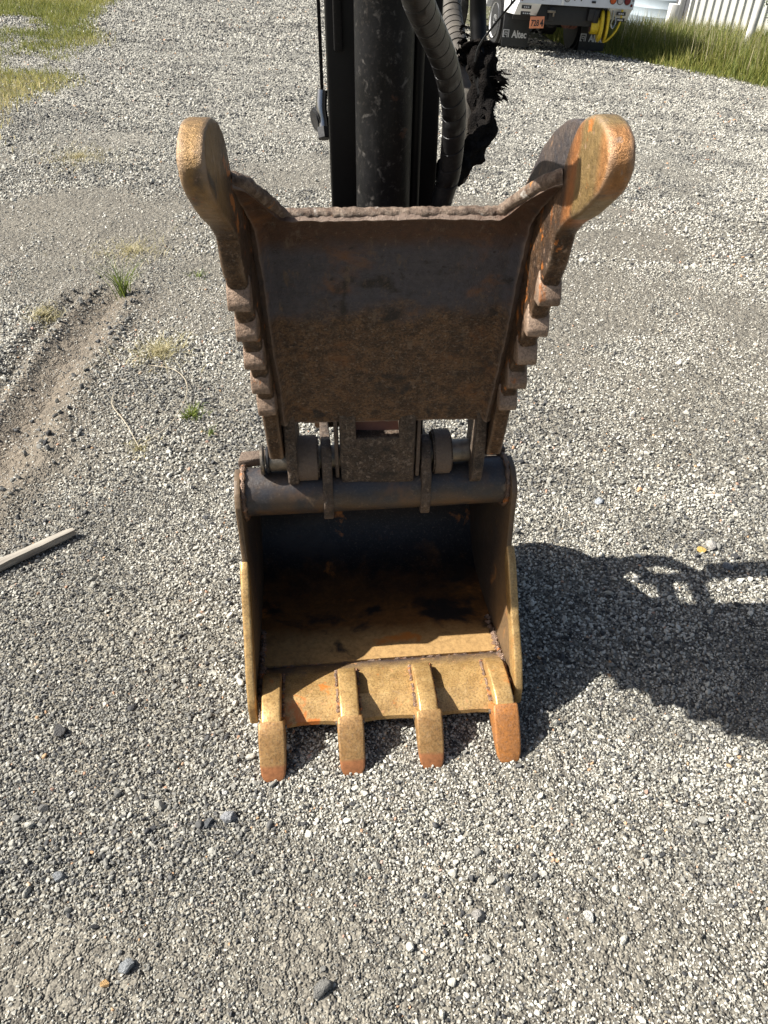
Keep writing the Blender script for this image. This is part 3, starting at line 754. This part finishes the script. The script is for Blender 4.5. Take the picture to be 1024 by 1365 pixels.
# grease fitting and elbow on the far left of the stick
g = sp_('bracket_bar', box(-.104, -.098, 1.50, 1.515, 1.245, 2.2, .001), M['barrel_paint'], AR)
obj('fitting', cyl(A((-.124, 1.495, 1.216)), A((-.114, 1.500, 1.218)), .020, 22, .003), M['rubber'], AR).location = (0, -1.4, 0)
obj('elbow', tube([A(p) for p in smooth_path([(-.108, 1.50, 1.262), (-.110, 1.492, 1.236), (-.107, 1.487, 1.215), (-.106, 1.48, 1.198)], 5)], .0095, 12), M['chrome'], AR).location = (0, -1.4, 0)
obj('elbow_nut', cyl(A((-.107, 1.486, 1.207)), A((-.105, 1.478, 1.190)), .013, 6, .001), M['black'], AR).location = (0, -1.4, 0)

# ================================================================= TRUCK
def gz(x, y): return float(H(np.array([x]), np.array([y]))[0])
TK = root('utility_truck', (3.00, 14.55, -.185), (0, R(3.4), R(10))); TK.scale = (.94, .94, .97)
tag(TK, 'white utility truck seen from the rear with black mud flaps and orange plate', 'truck')
def tp(name, bm, mat, parent=None, angle=35): return obj(name, bm, mat, parent or TK, angle)
BZ = .74
# tail board face
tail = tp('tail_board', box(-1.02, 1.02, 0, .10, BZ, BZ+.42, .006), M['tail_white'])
def disc_light(x, z, r, mat, tb=tail):
    rim = obj('light_ring', cyl((x, -.012, z), (x, .004, z), r*1.16, 26, .004), M['black'], tb)
    obj('light_lens', cyl((x, -.022, z), (x, .002, z), r, 26, .008), mat, tb)
for x, m_ in ((-.885, 'lens_red'), (-.755, 'lens_clear'), (-.625, 'lens_amber'), (.625, 'lens_amber'), (.755, 'lens_clear'), (.885, 'lens_red')):
    disc_light(x, BZ+.115, .052, M[m_])
disc_light(-.975, BZ+.05, .018, M['lens_red']); disc_light(.972, BZ+.055, .018, M['lens_red']); disc_light(.985, BZ+.12, .009, M['black'])
disc_light(.0-.19, BZ+.10, .046, M['lens_clear']); disc_light(-.06, BZ+.085, .010, M['black']); disc_light(.06, BZ+.085, .010, M['black'])
obj('latch', box(.20, .34, -.02, 0, BZ+.115, BZ+.17, .004), M['lens_red'], tail)
obj('latch', box(.25, .32, -.02, 0, BZ+.055, BZ+.085, .004), M['black'], tail)
obj('seam_post', box(-.285, -.245, -.016, -.001, BZ+.005, BZ+.42, .003), M['white'], tail)
tp('deck', box(-1.02, 1.02, .102, 2.8, BZ+.30, BZ+.42, .004), M['tail_white'])
# compartment bodies left and right
cab = [(.004, BZ+.02), (.19, BZ-.17), (.78, BZ-.17), (.84, BZ+.12), (1.0, BZ+.26), (1.65, BZ+.26), (1.82, BZ+.1), (1.9, BZ-.17), (2.8, BZ-.17), (2.8, BZ+.95), (.004, BZ+.95)]
for sx in (-1, 1):
    c_ = tp('side_compartment', slab(cab, *sorted((sx*1.022, sx*.62)), .006), M['white'])
    if sx < 0:
        obj('compartment_door', box(-1.034, -1.023, .26, .72, BZ-.12, BZ+.80, .004), M['white'], c_)
        obj('door_handle', box(-1.046, -1.035, .34, .40, BZ-.06, BZ+.08, .003), M['black'], c_)
tp('truck_cab', slab([(2.9, BZ-.1), (2.9, BZ+1.5), (4.0, BZ+1.5), (4.5, BZ+.8), (5.2, BZ+.7), (5.3, BZ-.2)], -.95, .95, .05, 3), M['white'])
tp('chassis_rail', box(-.45, -.36, .05, 5.2, .52, .70, .004), M['black']); tp('chassis_rail', box(.36, .45, .05, 5.2, .52, .70, .004), M['black'])
tp('crossmember', box(-.62, .62, .12, .22, .46, .735, .01), M['black'])
tp('under_panel', box(-1.0, .98, .30, .32, .50, .735, .004), M['black'])
tp('rear_axle', cyl((-.8, 1.32, .42), (.8, 1.32, .42), .07, 16), M['black'])
tp('differential', wobble(cyl((-.16, 1.30, .42), (.16, 1.30, .42), .18, 20, .04), .01, 6), M['black'])
def wheel(x, sx):
    w = cyl((x-.12, 1.32, .41), (x+.12, 1.32, .41), .41, 40, .05)
    ty = tp('tyre', w, M['rubber'])
    for dd in range(40):
        pass
    b = bmesh.new()
    prof = [(.02, .265), (.0, .255), (-.05, .235), (-.07, .15), (-.03, .10), (.0, .09), (.0, .0)]
    seg = 32; rings = []
    for (dx, r) in prof:
        rings.append([b.verts.new((x+sx*(.12+dx), 1.32+r*math.cos(2*math.pi*k/seg), .41+r*math.sin(2*math.pi*k/seg))) for k in range(seg)] if r > 0 else [b.verts.new((x+sx*(.12+dx), 1.32, .41))])
    for i in range(len(rings)-1):
        for k in range(seg):
            if len(rings[i+1]) == 1: b.faces.new((rings[i][k], rings[i][(k+1) % seg], rings[i+1][0]))
            else: b.faces.new((rings[i][k], rings[i][(k+1) % seg], rings[i+1][(k+1) % seg], rings[i+1][k]))
    obj('rim', b, M['white'], ty)
for x, sx in ((-.88, -1), (-.60, -1), (.60, 1), (.88, 1)): wheel(x, sx)
for sx in (-1, 1):
    w = tp('front_tyre', cyl((sx*.88-.11, 4.4, .41), (sx*.88+.11, 4.4, .41), .41, 32, .05), M['rubber'])
def text_mesh(s, size, mat, parent, loc, rot=(R(90), 0, 0), off=.0, ext=.001, name='lettering', sx=1.0):
    cu = bpy.data.curves.new(name, 'FONT'); cu.body = s; cu.size = size; cu.extrude = ext; cu.offset = off; cu.align_x = 'CENTER'; cu.resolution_u = 3
    to = bpy.data.objects.new(name, cu); COL.objects.link(to); bpy.context.view_layer.update()
    me = bpy.data.meshes.new_from_object(to.evaluated_get(bpy.context.evaluated_depsgraph_get()))
    bpy.data.objects.remove(to); me.transform(Matrix.Translation(loc) @ Euler(rot).to_matrix().to_4x4() @ Matrix.Diagonal((sx, 1, 1, 1)))
    o = link_mesh(name, me, mat, parent); return o
for fx in (-.76, .70):
    fy = .72
    fl_ = tp('mud_flap', box(fx-.25, fx+.24, fy, fy+.012, .07, .62, .003), M['flap'])
    text_mesh('Altec', .15, M['print_white'], fl_, (fx+.06, fy-.003, .205), off=.004, sx=.85)
    lx, lz = fx-.185, .205
    bm_ = bmesh.new()
    for (a, b2, c, d) in ((-.058, -.044, 0, .115), (-.058, .052, .10, .115), (.038, .052, 0, .115), (-.03, .024, .068, .08), (-.03, .024, .036, .046), (-.03, -.02, .036, .08), (.014, .024, .0, .08), (-.044, -.02, 0, .012)):
        box(lx+a, lx+b2, fy-.004, fy-.001, lz+c, lz+d, 0, bm=bm_)
    obj('logo_mark', bm_, M['print_white'], fl_)
    for bx in (-.19, -.06, .06, .18):
        obj('flap_bolt', cyl((fx+bx, fy-.008, .585), (fx+bx, fy, .585), .012, 8), M['bolt'], fl_)
lp_ = tp('license_plate', box(-.765, -.515, -.014, -.008, BZ-.30, BZ-.135, .003), M['plate_orange'])
lp_.rotation_euler = (0, R(-3), 0)
text_mesh('728', .12, M['ink'], lp_, (-.675, -.0155, BZ-.265), off=.002, sx=.8); text_mesh('4', .13, M['ink'], lp_, (-.555, -.0155, BZ-.27), off=.006, sx=.8)
for (x, z, n_) in ((-.90, BZ-.045, 3), (-.905, BZ-.13, 4), (.80, BZ-.06, 3), (.80, BZ-.145, 3)):
    pl_ = tp('warning_sticker', box(x-.07, x+.10, -.006, -.002, z-.03, z+.02, .001), M['black'])
    for k in range(n_): obj('sticker_mark', box(x-.03+k*.035, x-.008+k*.035, -.009, -.006, z-.015, z+.002), M['print_white'], pl_)
tp('bracket', box(-.50, -.36, -.0, .02, BZ-.11, BZ-.075, .003), M['bolt']); tp('bracket', box(-.40, -.375, -.0, .02, BZ-.16, BZ-.076, .003), M['bolt'])
# brake drum, tow hitch, yellow spool, hose loops
dr = tp('cable_drum', cyl((-.04, .35, BZ-.19), (.02, .37, BZ-.19), .145, 30, .01), M['drum_rust'])
obj('drum_flange', cyl((.06, .37, BZ-.19), (.10, .38, BZ-.19), .15, 30, .008), M['drum_rust'], dr)
obj('drum_flange', cyl((.13, .38, BZ-.19), (.16, .39, BZ-.19), .15, 30, .008), M['drum_rust'], dr)
tp('crank_rod', cyl((-.26, .33, BZ-.13), (-.03, .34, BZ-.14), .014, 10), M['bolt'])
tp('air_tank', cyl((-.31, .40, BZ-.2), (-.20, .42, BZ-.2), .14, 24, .02), M['black'])
tp('hitch_bracket', box(.26, .40, .06, .12, BZ-.2, BZ-.02, .01), M['black'])
c0 = Vector((.52, .16, BZ-.26)); ax = Vector((.93, -.22, .02)).normalized()
sp2 = tp('yellow_spool', cyl(c0+ax*-.14, c0+ax*0, .125, 30, .012), M['yellow'])
obj('spool_flange', cyl(c0, c0+ax*.05, .235, 36, .015), M['yellow'], sp2)
obj('spool_flange', cyl(c0+ax*.10, c0+ax*.14, .235, 36, .012), M['yellow'], sp2)
obj('spool_bore', cyl(c0+ax*-.145, c0+ax*-.139, .095, 24), M['drum_rust'], sp2)
tp('yellow_strap', tube(smooth_path([(.84, .02, BZ-.01), (.83, .01, BZ-.2), (.78, .02, BZ-.33), (.68, .05, BZ-.45), (.62, .08, BZ-.48)], 6), .018, 8), M['yellow'])
tp('shackle', tube(smooth_path([(.66, -.01, BZ-.02), (.67, -.02, BZ-.15), (.66, -.02, BZ-.22), (.70, -.02, BZ-.27), (.74, -.01, BZ-.2), (.72, 0, BZ-.1)], 5), .016, 8), M['chrome'])

# ================================================================= SHED, SILO, POLE
UPT = R(2.6)
def rib_wall(p0, p1, z0, z1, pitch, depth, mat, name, parent, n0=(0, 0)):
    d = Vector((p1[0]-p0[0], p1[1]-p0[1], 0)); L = d.length; d.normalize(); nrm = Vector((d.y, -d.x, 0))
    n = int(L/pitch); b = bmesh.new(); prev = None
    for i in range(n+1):
        for (t, h) in ((0, 0), (.62, 0), (.68, 1), (.86, 1), (.92, 0)):
            s_ = (i+t)*pitch
            if s_ > L: break
            q = Vector((p0[0], p0[1], 0))+d*s_+nrm*depth*h
            row = [b.verts.new((q.x, q.y, z0)), b.verts.new((q.x, q.y, z1))]
            if prev: b.faces.new((prev[0], row[0], row[1], prev[1]))
            prev = row
    return obj(name, b, mat, parent, 20)
M['shed_white'] = flat_mat('shed_white', (.74, .73, .68), .45, 0, .08, 3, .0005)
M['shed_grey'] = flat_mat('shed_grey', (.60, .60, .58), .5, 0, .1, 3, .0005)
M['shed_shaded'] = flat_mat('shed_shaded', (.11, .11, .115), .5, 0, .1, 3, .0005)  # shade on the white shed's end wall, painted in as dark grey
M['silo'] = flat_mat('silo', (.30, .35, .385), .45, .1, .1, 3, .0005)
M['pole'] = flat_mat('pole', (.66, .64, .60), .6, 0, .2, 6, .002)
SH = root('metal_shed', (6.15, 18.6, -.50), (0, UPT, 0))
tag(SH, 'white ribbed metal shed behind the tall grass at right', 'shed')
wall = rib_wall((0, 0), (4.2, -1.9), 0, 3.0, .145, .022, M['shed_white'], 'front_wall', SH)
obj('end_wall', bmesh.new(), None, SH) if False else rib_wall((.55, 3.2), (0, 0), 0, 3.0, .145, .02, M['shed_shaded'], 'end_wall', SH)
obj('roof', slab([(-.15, -.15), (4.3, -2.15), (4.9, 1.6), (.5, 3.3)], 3.01, 3.12, .01, axis='Z'), M['shed_grey'], SH)
obj('corner_trim', box(-.02, .03, -.03, .03, 0, 3.0, .004), M['shed_white'], SH)
PB = root('white_post', (6.13, 19.2, -.45), (0, R(4.0), 0))
tag(PB, 'white upright post beside the left corner of the metal shed', 'post')
obj('post_shaft', box(-.05, .05, -.05, .05, 0, 2.4, .01), M['shed_white'], PB)
obj('meter_box', box(-.22, -.055, -.10, .10, .25, .72, .015), M['shed_white'], PB)
SI = root('storage_silo', (6.75, 21.6, -.45), (0, UPT, 0))
tag(SI, 'pale blue-grey corrugated round tank behind the truck', 'tank')
prof = []; z = 0
b = bmesh.new(); seg = 64; rings = []
for k in range(70):
    z = k*.042; r = 1.02+(.012 if (k % 4) in (0,) else 0)
    rings.append([b.verts.new((r*math.cos(2*math.pi*j/seg), r*math.sin(2*math.pi*j/seg), z)) for j in range(seg)])
for i in range(len(rings)-1):
    for j in range(seg): b.faces.new((rings[i][j], rings[i][(j+1) % seg], rings[i+1][(j+1) % seg], rings[i+1][j]))
obj('corrugated_shell', b, M['silo'], SI, 30)
b = bmesh.new(); bmesh.ops.create_cone(b, cap_ends=True, segments=48, radius1=1.08, radius2=.1, depth=.5, matrix=Matrix.Translation((0, 0, 3.1)))
obj('tank_roof', b, M['silo'], SI)
PO = root('white_pole', (6.50, 16.17, -.42), (0, R(5.6), 0))
tag(PO, 'leaning round white pole standing in the grass at the right edge', 'pole')
obj('pole_shaft', tube([(0, 0, -.05), (0, 0, .4), (0, 0, 1.2), (0, 0, 3.2)], .070, 20), M['pole'], PO)
obj('pole_footing', wobble(cyl((0, 0, -.05), (0, 0, .06), .14, 16, .03), .02, 9), flat_mat('concrete', (.22, .19, .15), .9, 0, .3, 12, .004), PO)

# ================================================================= GRASS
def blades_mesh(name, P, h, w, lean, seg, mat, colr, curve=.5, label=None):
    """P (n,3) roots; h, w heights and widths; one ribbon of `seg` quads ending in a point"""
    n = len(P); a = rng.uniform(0, 2*np.pi, n); dirv = np.stack([np.cos(a), np.sin(a), np.zeros(n)], -1)
    b_ = rng.uniform(0, 2*np.pi, n); ld = np.stack([np.cos(b_), np.sin(b_), np.zeros(n)], -1)
    V = []; nv_ = 2*seg+1
    for k in range(seg+1):
        t = k/seg; c = P+np.array([0, 0, 1.])*(h*t*(1-.35*lean*t))[:, None]+ld*(lean*h*(t**(1+curve)))[:, None]
        if k < seg:
            ww = (w*(1-t*.75))[:, None]; V += [c-dirv*ww, c+dirv*ww]
        else: V.append(c)
    V = np.stack(V, 1).reshape(-1, 3); base = (np.arange(n)*nv_)[:, None]
    tris = []
    for k in range(seg-1):
        tris += [base+np.array([[2*k, 2*k+1, 2*k+3]]), base+np.array([[2*k, 2*k+3, 2*k+2]])]
    tris.append(base+np.array([[2*seg-2, 2*seg-1, 2*seg]]))
    F = np.concatenate(tris).astype(np.int32)
    me = bpy.data.meshes.new(name); me.vertices.add(len(V)); me.vertices.foreach_set('co', V.astype(np.float32).ravel())
    me.loops.add(F.size); me.loops.foreach_set('vertex_index', F.ravel()); me.polygons.add(len(F))
    me.polygons.foreach_set('loop_start', np.arange(0, F.size, 3, dtype=np.int32)); me.update(calc_edges=True)
    at = me.attributes.new('tone', 'FLOAT', 'POINT'); at.data.foreach_set('value', np.repeat(colr, nv_).astype(np.float32))
    o = bpy.data.objects.new(name, me); COL.objects.link(o); me.materials.append(mat); return o
def grass_mat(name, stops):
    m = NM(name); cr = m.n('ShaderNodeValToRGB'); e = cr.color_ramp.elements
    e[0].position = stops[0][0]; e[0].color = (*stops[0][1], 1); e[1].position = stops[-1][0]; e[1].color = (*stops[-1][1], 1)
    for p, c in stops[1:-1]: q = e.new(p); q.color = (*c, 1)
    m.l(m.attr('tone').outputs['Fac'], cr.inputs[0]); m.out(cr.outputs[0], .6, 0, None, .3)
    m.b.inputs['Subsurface Weight'].default_value = 0
    tr = m.n('ShaderNodeBsdfTranslucent'); m.l(cr.outputs[0], tr.inputs[0]); mx = m.n('ShaderNodeMixShader'); mx.inputs[0].default_value = .35
    out = [x for x in m.t.nodes if x.type == 'OUTPUT_MATERIAL'][0]
    m.l(m.b.outputs[0], mx.inputs[1]); m.l(tr.outputs[0], mx.inputs[2]); m.l(mx.outputs[0], out.inputs[0]); return m.m
M['grass'] = grass_mat('grass', [(0, (.07, .10, .02)), (.35, (.17, .19, .04)), (.65, (.30, .28, .075)), (1, (.50, .42, .20))])
M['straw'] = grass_mat('straw', [(0, (.18, .17, .06)), (.4, (.38, .33, .16)), (1, (.60, .53, .36))])
M['weed'] = grass_mat('weed', [(0, (.06, .10, .02)), (1, (.22, .26, .05))])
# low grass at left
n = 240000; x = rng.uniform(-12, -1.8, n); y = rng.uniform(6.2, 26, n)
k = rng.random(n) < grass_left(x, y)*sstep(-1, .0, -(np.abs(x)-(y*.46+1.6)))*np.clip(1.3-y*.03, .4, 1)
x, y = x[k], y[k]; n = len(x)
t = np.clip(.45+.5*(fbm(x, y, .8, 3, 61)-.4)+rng.normal(0, .15, n)+.45*sstep(10.5, 7, y), 0, 1)
gl = blades_mesh('grass', np.stack([x, y, H(x, y)-.005], -1), rng.uniform(.03, .10, n)*(1+.5*sstep(10, 16, y)), rng.uniform(.003, .006, n), rng.uniform(.2, .8, n), 2, M['grass'], t)
tag(gl, 'short yellow-green grass spreading over the left edge of the yard', 'grass', kind='stuff')
print('left blades', n)
# tall grass at right
n = 90000; x = rng.uniform(3.2, 13.5, n); y = rng.uniform(9.3, 18.6, n)
g_ = grass_right(x, y); dist_e = x-(4.3+(14.5-y)*.60)
k = (rng.random(n) < g_*.95) & (x < y*.42+3.2)
x, y, dist_e = x[k], y[k], dist_e[k]; n = len(x)
hgt = (.10+.40*sstep(.15, 1.3, dist_e+.5*(fbm(x, y, 1.5, 2, 66)-.5)))*rng.uniform(.55, 1.2, n)
t = np.clip(.33+.4*(fbm(x, y, .9, 3, 67)-.5)+rng.normal(0, .17, n), 0, 1)
gr = blades_mesh('tall_grass', np.stack([x, y, H(x, y)-.01], -1), hgt, rng.uniform(.004, .009, n), rng.uniform(.1, .5, n), 3, M['grass'], t)
tag(gr, 'tall green grass growing along the shed beyond the truck', 'grass', kind='stuff')
# seed heads
n = 5000; x = rng.uniform(4.2, 13, n); y = rng.uniform(10.5, 18.4, n); dist_e = x-(4.3+(14.5-y)*.60)
k = (dist_e > .8) & (x < y*.42+3.2); x, y = x[k], y[k]; n = len(x)
sd = blades_mesh('seed_stalk', np.stack([x, y, H(x, y)], -1), rng.uniform(.45, .75, n), rng.uniform(.003, .006, n), rng.uniform(.05, .3, n), 3, M['straw'], rng.uniform(.2, 1, n))
tag(sd, 'straw-coloured seed stalks rising out of the tall grass', 'seed stalks', kind='stuff')
print('right blades', len(gr.data.polygons))

# leafy shrub at the right edge
def shrub(name, loc, label, h, spread, nleaf, mat):
    rt = root(name, loc); tag(rt, label, 'shrub')
    b = bmesh.new(); r_ = random.Random(int(loc[0]*10))
    tips = []
    for k in range(26):
        a = r_.uniform(0, 6.28); s_ = spread*r_.random()**.5
        p = smooth_path([(0, 0, 0), (.4*s_*math.cos(a), .4*s_*math.sin(a), h*.45), (s_*math.cos(a), s_*math.sin(a), h*r_.uniform(.6, 1.05))], 5)
        tube(p, [.012*(1-i/14) for i in range(len(p))], 5, b); tips.append(p)
    obj('stem', b, flat_mat('stem_bark', (.10, .085, .04), .8), rt)
    b = bmesh.new()
    for k in range(nleaf):
        p = r_.choice(tips); c = p[r_.randint(3, len(p)-1)]+Vector((r_.gauss(0, .05), r_.gauss(0, .05), r_.gauss(0, .06)))
        d = Vector((r_.gauss(0, 1), r_.gauss(0, 1), r_.gauss(.3, .5))).normalized(); s_ = d.cross(Vector((r_.gauss(0, 1), r_.gauss(0, 1), r_.gauss(0, 1)))).normalized()
        l = r_.uniform(.035, .07); v = [b.verts.new(c), b.verts.new(c+d*l*.5+s_*l*.25), b.verts.new(c+d*l), b.verts.new(c+d*l*.5-s_*l*.25)]
        b.faces.new(v)
    o = obj('foliage', b, mat, rt); return rt
lm = NM('leaf'); lc = lm.mix(lm.ramp(lm.noise(6, 4), .35, .65), (.045, .08, .02), (.10, .14, .035)); lm.out(lc, .5)
shrub('leafy_shrub', (7.35, 16.9, gz(7.35, 16.9)), 'leafy green shrub right of the leaning white pole', 1.6, .5, 2600, lm.m)

# small tufts and weeds on the gravel
def tuft(name, x, y, n, r, h, mat, label, cat='weed', group='small weeds on the gravel', lean=(.4, 1.0), w=.0019):
    a = rng.uniform(0, 6.28, n); rr = r*.55*np.abs(rng.normal(0, 1, n)); px = rr*np.cos(a); py = rr*np.sin(a)*1.2
    rt_ = root(name, (x, y, gz(x, y)+.004)); o = blades_mesh('blades', np.stack([px, py, H(px+x, py+y)-gz(x, y)-.001], -1), rng.uniform(.5, 1.1, n)*h, rng.uniform(.6, 1.2, n)*w, rng.uniform(*lean, n), 3, mat, rng.random(n))
    o.parent = rt_; o['kind'] = 'stuff'; tag(rt_, label, cat, group); return rt_
tuft('straw_tuft', -.99, 3.12, 480, .17, .05, M['straw'], 'largest pale dry grass patch right of the tyre rut', lean=(.8, 1.6))
tuft('green_tuft', -.735, 2.57, 120, .05, .04, M['weed'], 'small green weed left of the lowest thumb serrations', lean=(.6, 1.3), w=.0022)
tuft('tall_weed', -1.33, 3.80, 60, .04, .24, M['weed'], 'upright green weed at the far end of the tyre rut', lean=(.3, .9), w=.0025)
tuft('straw_tuft', -1.46, 4.42, 480, .24, .05, M['straw'], 'dry grass patch behind the upright weed', lean=(.8, 1.5))
tuft('green_tuft', -.99, 4.04, 40, .05, .04, M['weed'], 'small green weed just left of the thumb neck', lean=(.6, 1.3), w=.0022)
tuft('straw_tuft', -1.62, 3.50, 300, .10, .04, M['straw'], 'thin straw tuft on the left bank of the tyre rut', lean=(.8, 1.5))
tuft('green_tuft', -.64, 2.44, 30, .03, .03, M['weed'], 'tiny yellow-green weed beside the small green weed', lean=(.6, 1.3), w=.0022)
tuft('straw_tuft', -2.35, 6.35, 600, .32, .05, M['straw'], 'pale grass patch in front of the left grass margin', lean=(.6, 1.2), w=.002)
tuft('rusty_tuft', -.875, 2.33, 110, .06, .02, M['straw'], 'withered brownish weed crown at the root of the curved dead stem', lean=(.8, 1.6))
def stem(path, r, label, name='dead_stem'):
    P = smooth_path([(a, b, gz(a, b)+h) for a, b, h in path], 6); c = P[0].copy()
    o = obj(name, tube([p-c for p in P], r, 6), flat_mat('dry_stem', (.42, .36, .26), .8, 0, .2, 60), None); o.location = c; tag(o, label, 'stem', 'dead stems lying on the gravel'); return o
stem([(-.875, 2.33, .01), (-.80, 2.46, .02), (-.775, 2.62, .025), (-.80, 2.80, .02), (-.88, 2.93, .015), (-1.0, 2.98, .01)], .0016, 'long curved dead stem lying in an arc on the gravel')
stem([(-.875, 2.33, .01), (-.96, 2.48, .02), (-1.05, 2.62, .015), (-1.075, 2.72, .01)], .0015, 'short straight dead stem lying beside the arc-shaped one')
stem([(-.78, 3.30, .008), (-.70, 3.36, .012), (-.64, 3.38, .008)], .0025, 'pale broken twig on gravel left of the upper serrations')

# weathered piece of wood at left
wm = NM('weathered_wood')
wc = wm.mix(wm.ramp(wm.noise(60, 6, .6, 1, stretch=(.06, 1, 1)), .35, .65), (.30, .27, .22), (.13, .11, .09))
wm.out(wc, .85, 0, wm.bump(wm.noise(90, 5, .6, 2, stretch=(.05, 1, 1)), .002))
p0 = Vector((-1.215, 1.575)); p1 = Vector((-.945, 1.838)); d = p1-p0; L = d.length
b = bmesh.new(); N_ = 16; rings = []
for i in range(N_):
    t = i/(N_-1); w_ = .018*(1-.25*t)*(1 if t < .97 else .75); hgt_ = .011*(1-.2*t)
    rings.append([b.verts.new((-L/2+L*t, sy*w_+.001*math.sin(i*2), .016+sz*hgt_)) for sy, sz in ((-1, -1), (1, -1), (1, .8), (.3, 1.05), (-.8, 1))])
for i in range(N_-1):
    for k in range(5): b.faces.new((rings[i][k], rings[i][(k+1) % 5], rings[i+1][(k+1) % 5], rings[i+1][k]))
b.faces.new(rings[0]); b.faces.new(rings[-1])
bmesh.ops.subdivide_edges(b, edges=b.edges[:], cuts=1, use_grid_fill=True); wobble(b, .0025, 22, 3); wd = obj('wood_scrap', b, wm.m, None, 30); wd.location = ((p0.x+p1.x)/2, (p0.y+p1.y)/2, gz(-1.08, 1.7)+.004); wd.rotation_euler = (0, 0, math.atan2(d.y, d.x))
tag(wd, 'weathered grey strip of wood lying on the gravel at the left edge', 'wood scrap')

# single larger stones one can pick out
def pebble(x, y, s, col, label, seed, flat=.6):
    me = stone_mesh('loose_stone', seed, 3, flat)
    m = NM('stone_tone'); c = m.mix(m.ramp(m.noise(4, 6, .7, seed), .35, .65), tuple(min(.7, q*1.15) for q in col), tuple(q*.8 for q in col)); m.out(c, .8, 0, m.bump(m.noise(9, 5, .6, 2), .012))
    o = link_mesh('loose_stone', me, m.m, None, 28); o.scale = (s, s, s); o.location = (x, y, gz(x, y)+s*.16); o.rotation_euler = (random.uniform(-.3, .3), random.uniform(-.3, .3), random.uniform(0, 6))
    tag(o, label, 'stone', 'larger stones lying in the gravel'); return o
pebble(-.319, .90, .042, (.27, .275, .28), 'largest blue-grey stone left of the leftmost bucket tooth', 31)
pebble(-.365, .885, .026, (.11, .115, .12), 'dark slate stone touching the large blue-grey stone', 32)
pebble(-.634, .771, .030, (.24, .25, .255), 'blue-grey stone near the lower left edge', 33)
pebble(-.46, .604, .030, (.27, .285, .29), 'angular blue-grey stone above the orange pebble', 34)
pebble(-.49, .579, .018, (.58, .36, .15), 'orange pebble at the lower left', 35)
pebble(.951, 1.775, .026, (.66, .42, .12), 'yellow-orange pebble at the upper edge of the arm shadow', 36)
pebble(.985, 1.79, .040, (.46, .43, .38), 'pale pitted stone right of the yellow-orange pebble', 37)
pebble(1.00, 1.70, .042, (.20, .225, .26), 'blue-grey stone inside the narrow shadow strip', 38)
pebble(-.748, 1.11, .045, (.06, .058, .055), 'dark lump of asphalt at the left edge', 39)
pebble(-.341, .956, .016, (.70, .68, .62), 'small white pebble above the largest blue-grey stone', 40)
pebble(.491, .945, .022, (.68, .66, .58), 'white squarish pebble below the right end of the shadow', 41)
pebble(-.106, .571, .042, (.16, .155, .14), 'dark grey flat stone near the bottom edge', 42)
pebble(.18, .70, .034, (.33, .31, .28), 'mottled grey stone below the second tooth from the right', 43)
pebble(.385, .70, .026, (.62, .60, .55), 'white oval pebble at the lower right', 44)
pebble(.865, 2.08, .034, (.62, .56, .44), 'cream rounded stone above the shadow right of the bucket', 45)
pebble(.70, 2.02, .036, (.36, .38, .40), 'grey oblong stone above the shadow right of the bucket', 46)
pebble(1.70, 2.72, .075, (.17, .165, .16), 'large flat dark stone at the right edge', 47, .35)
print('done')
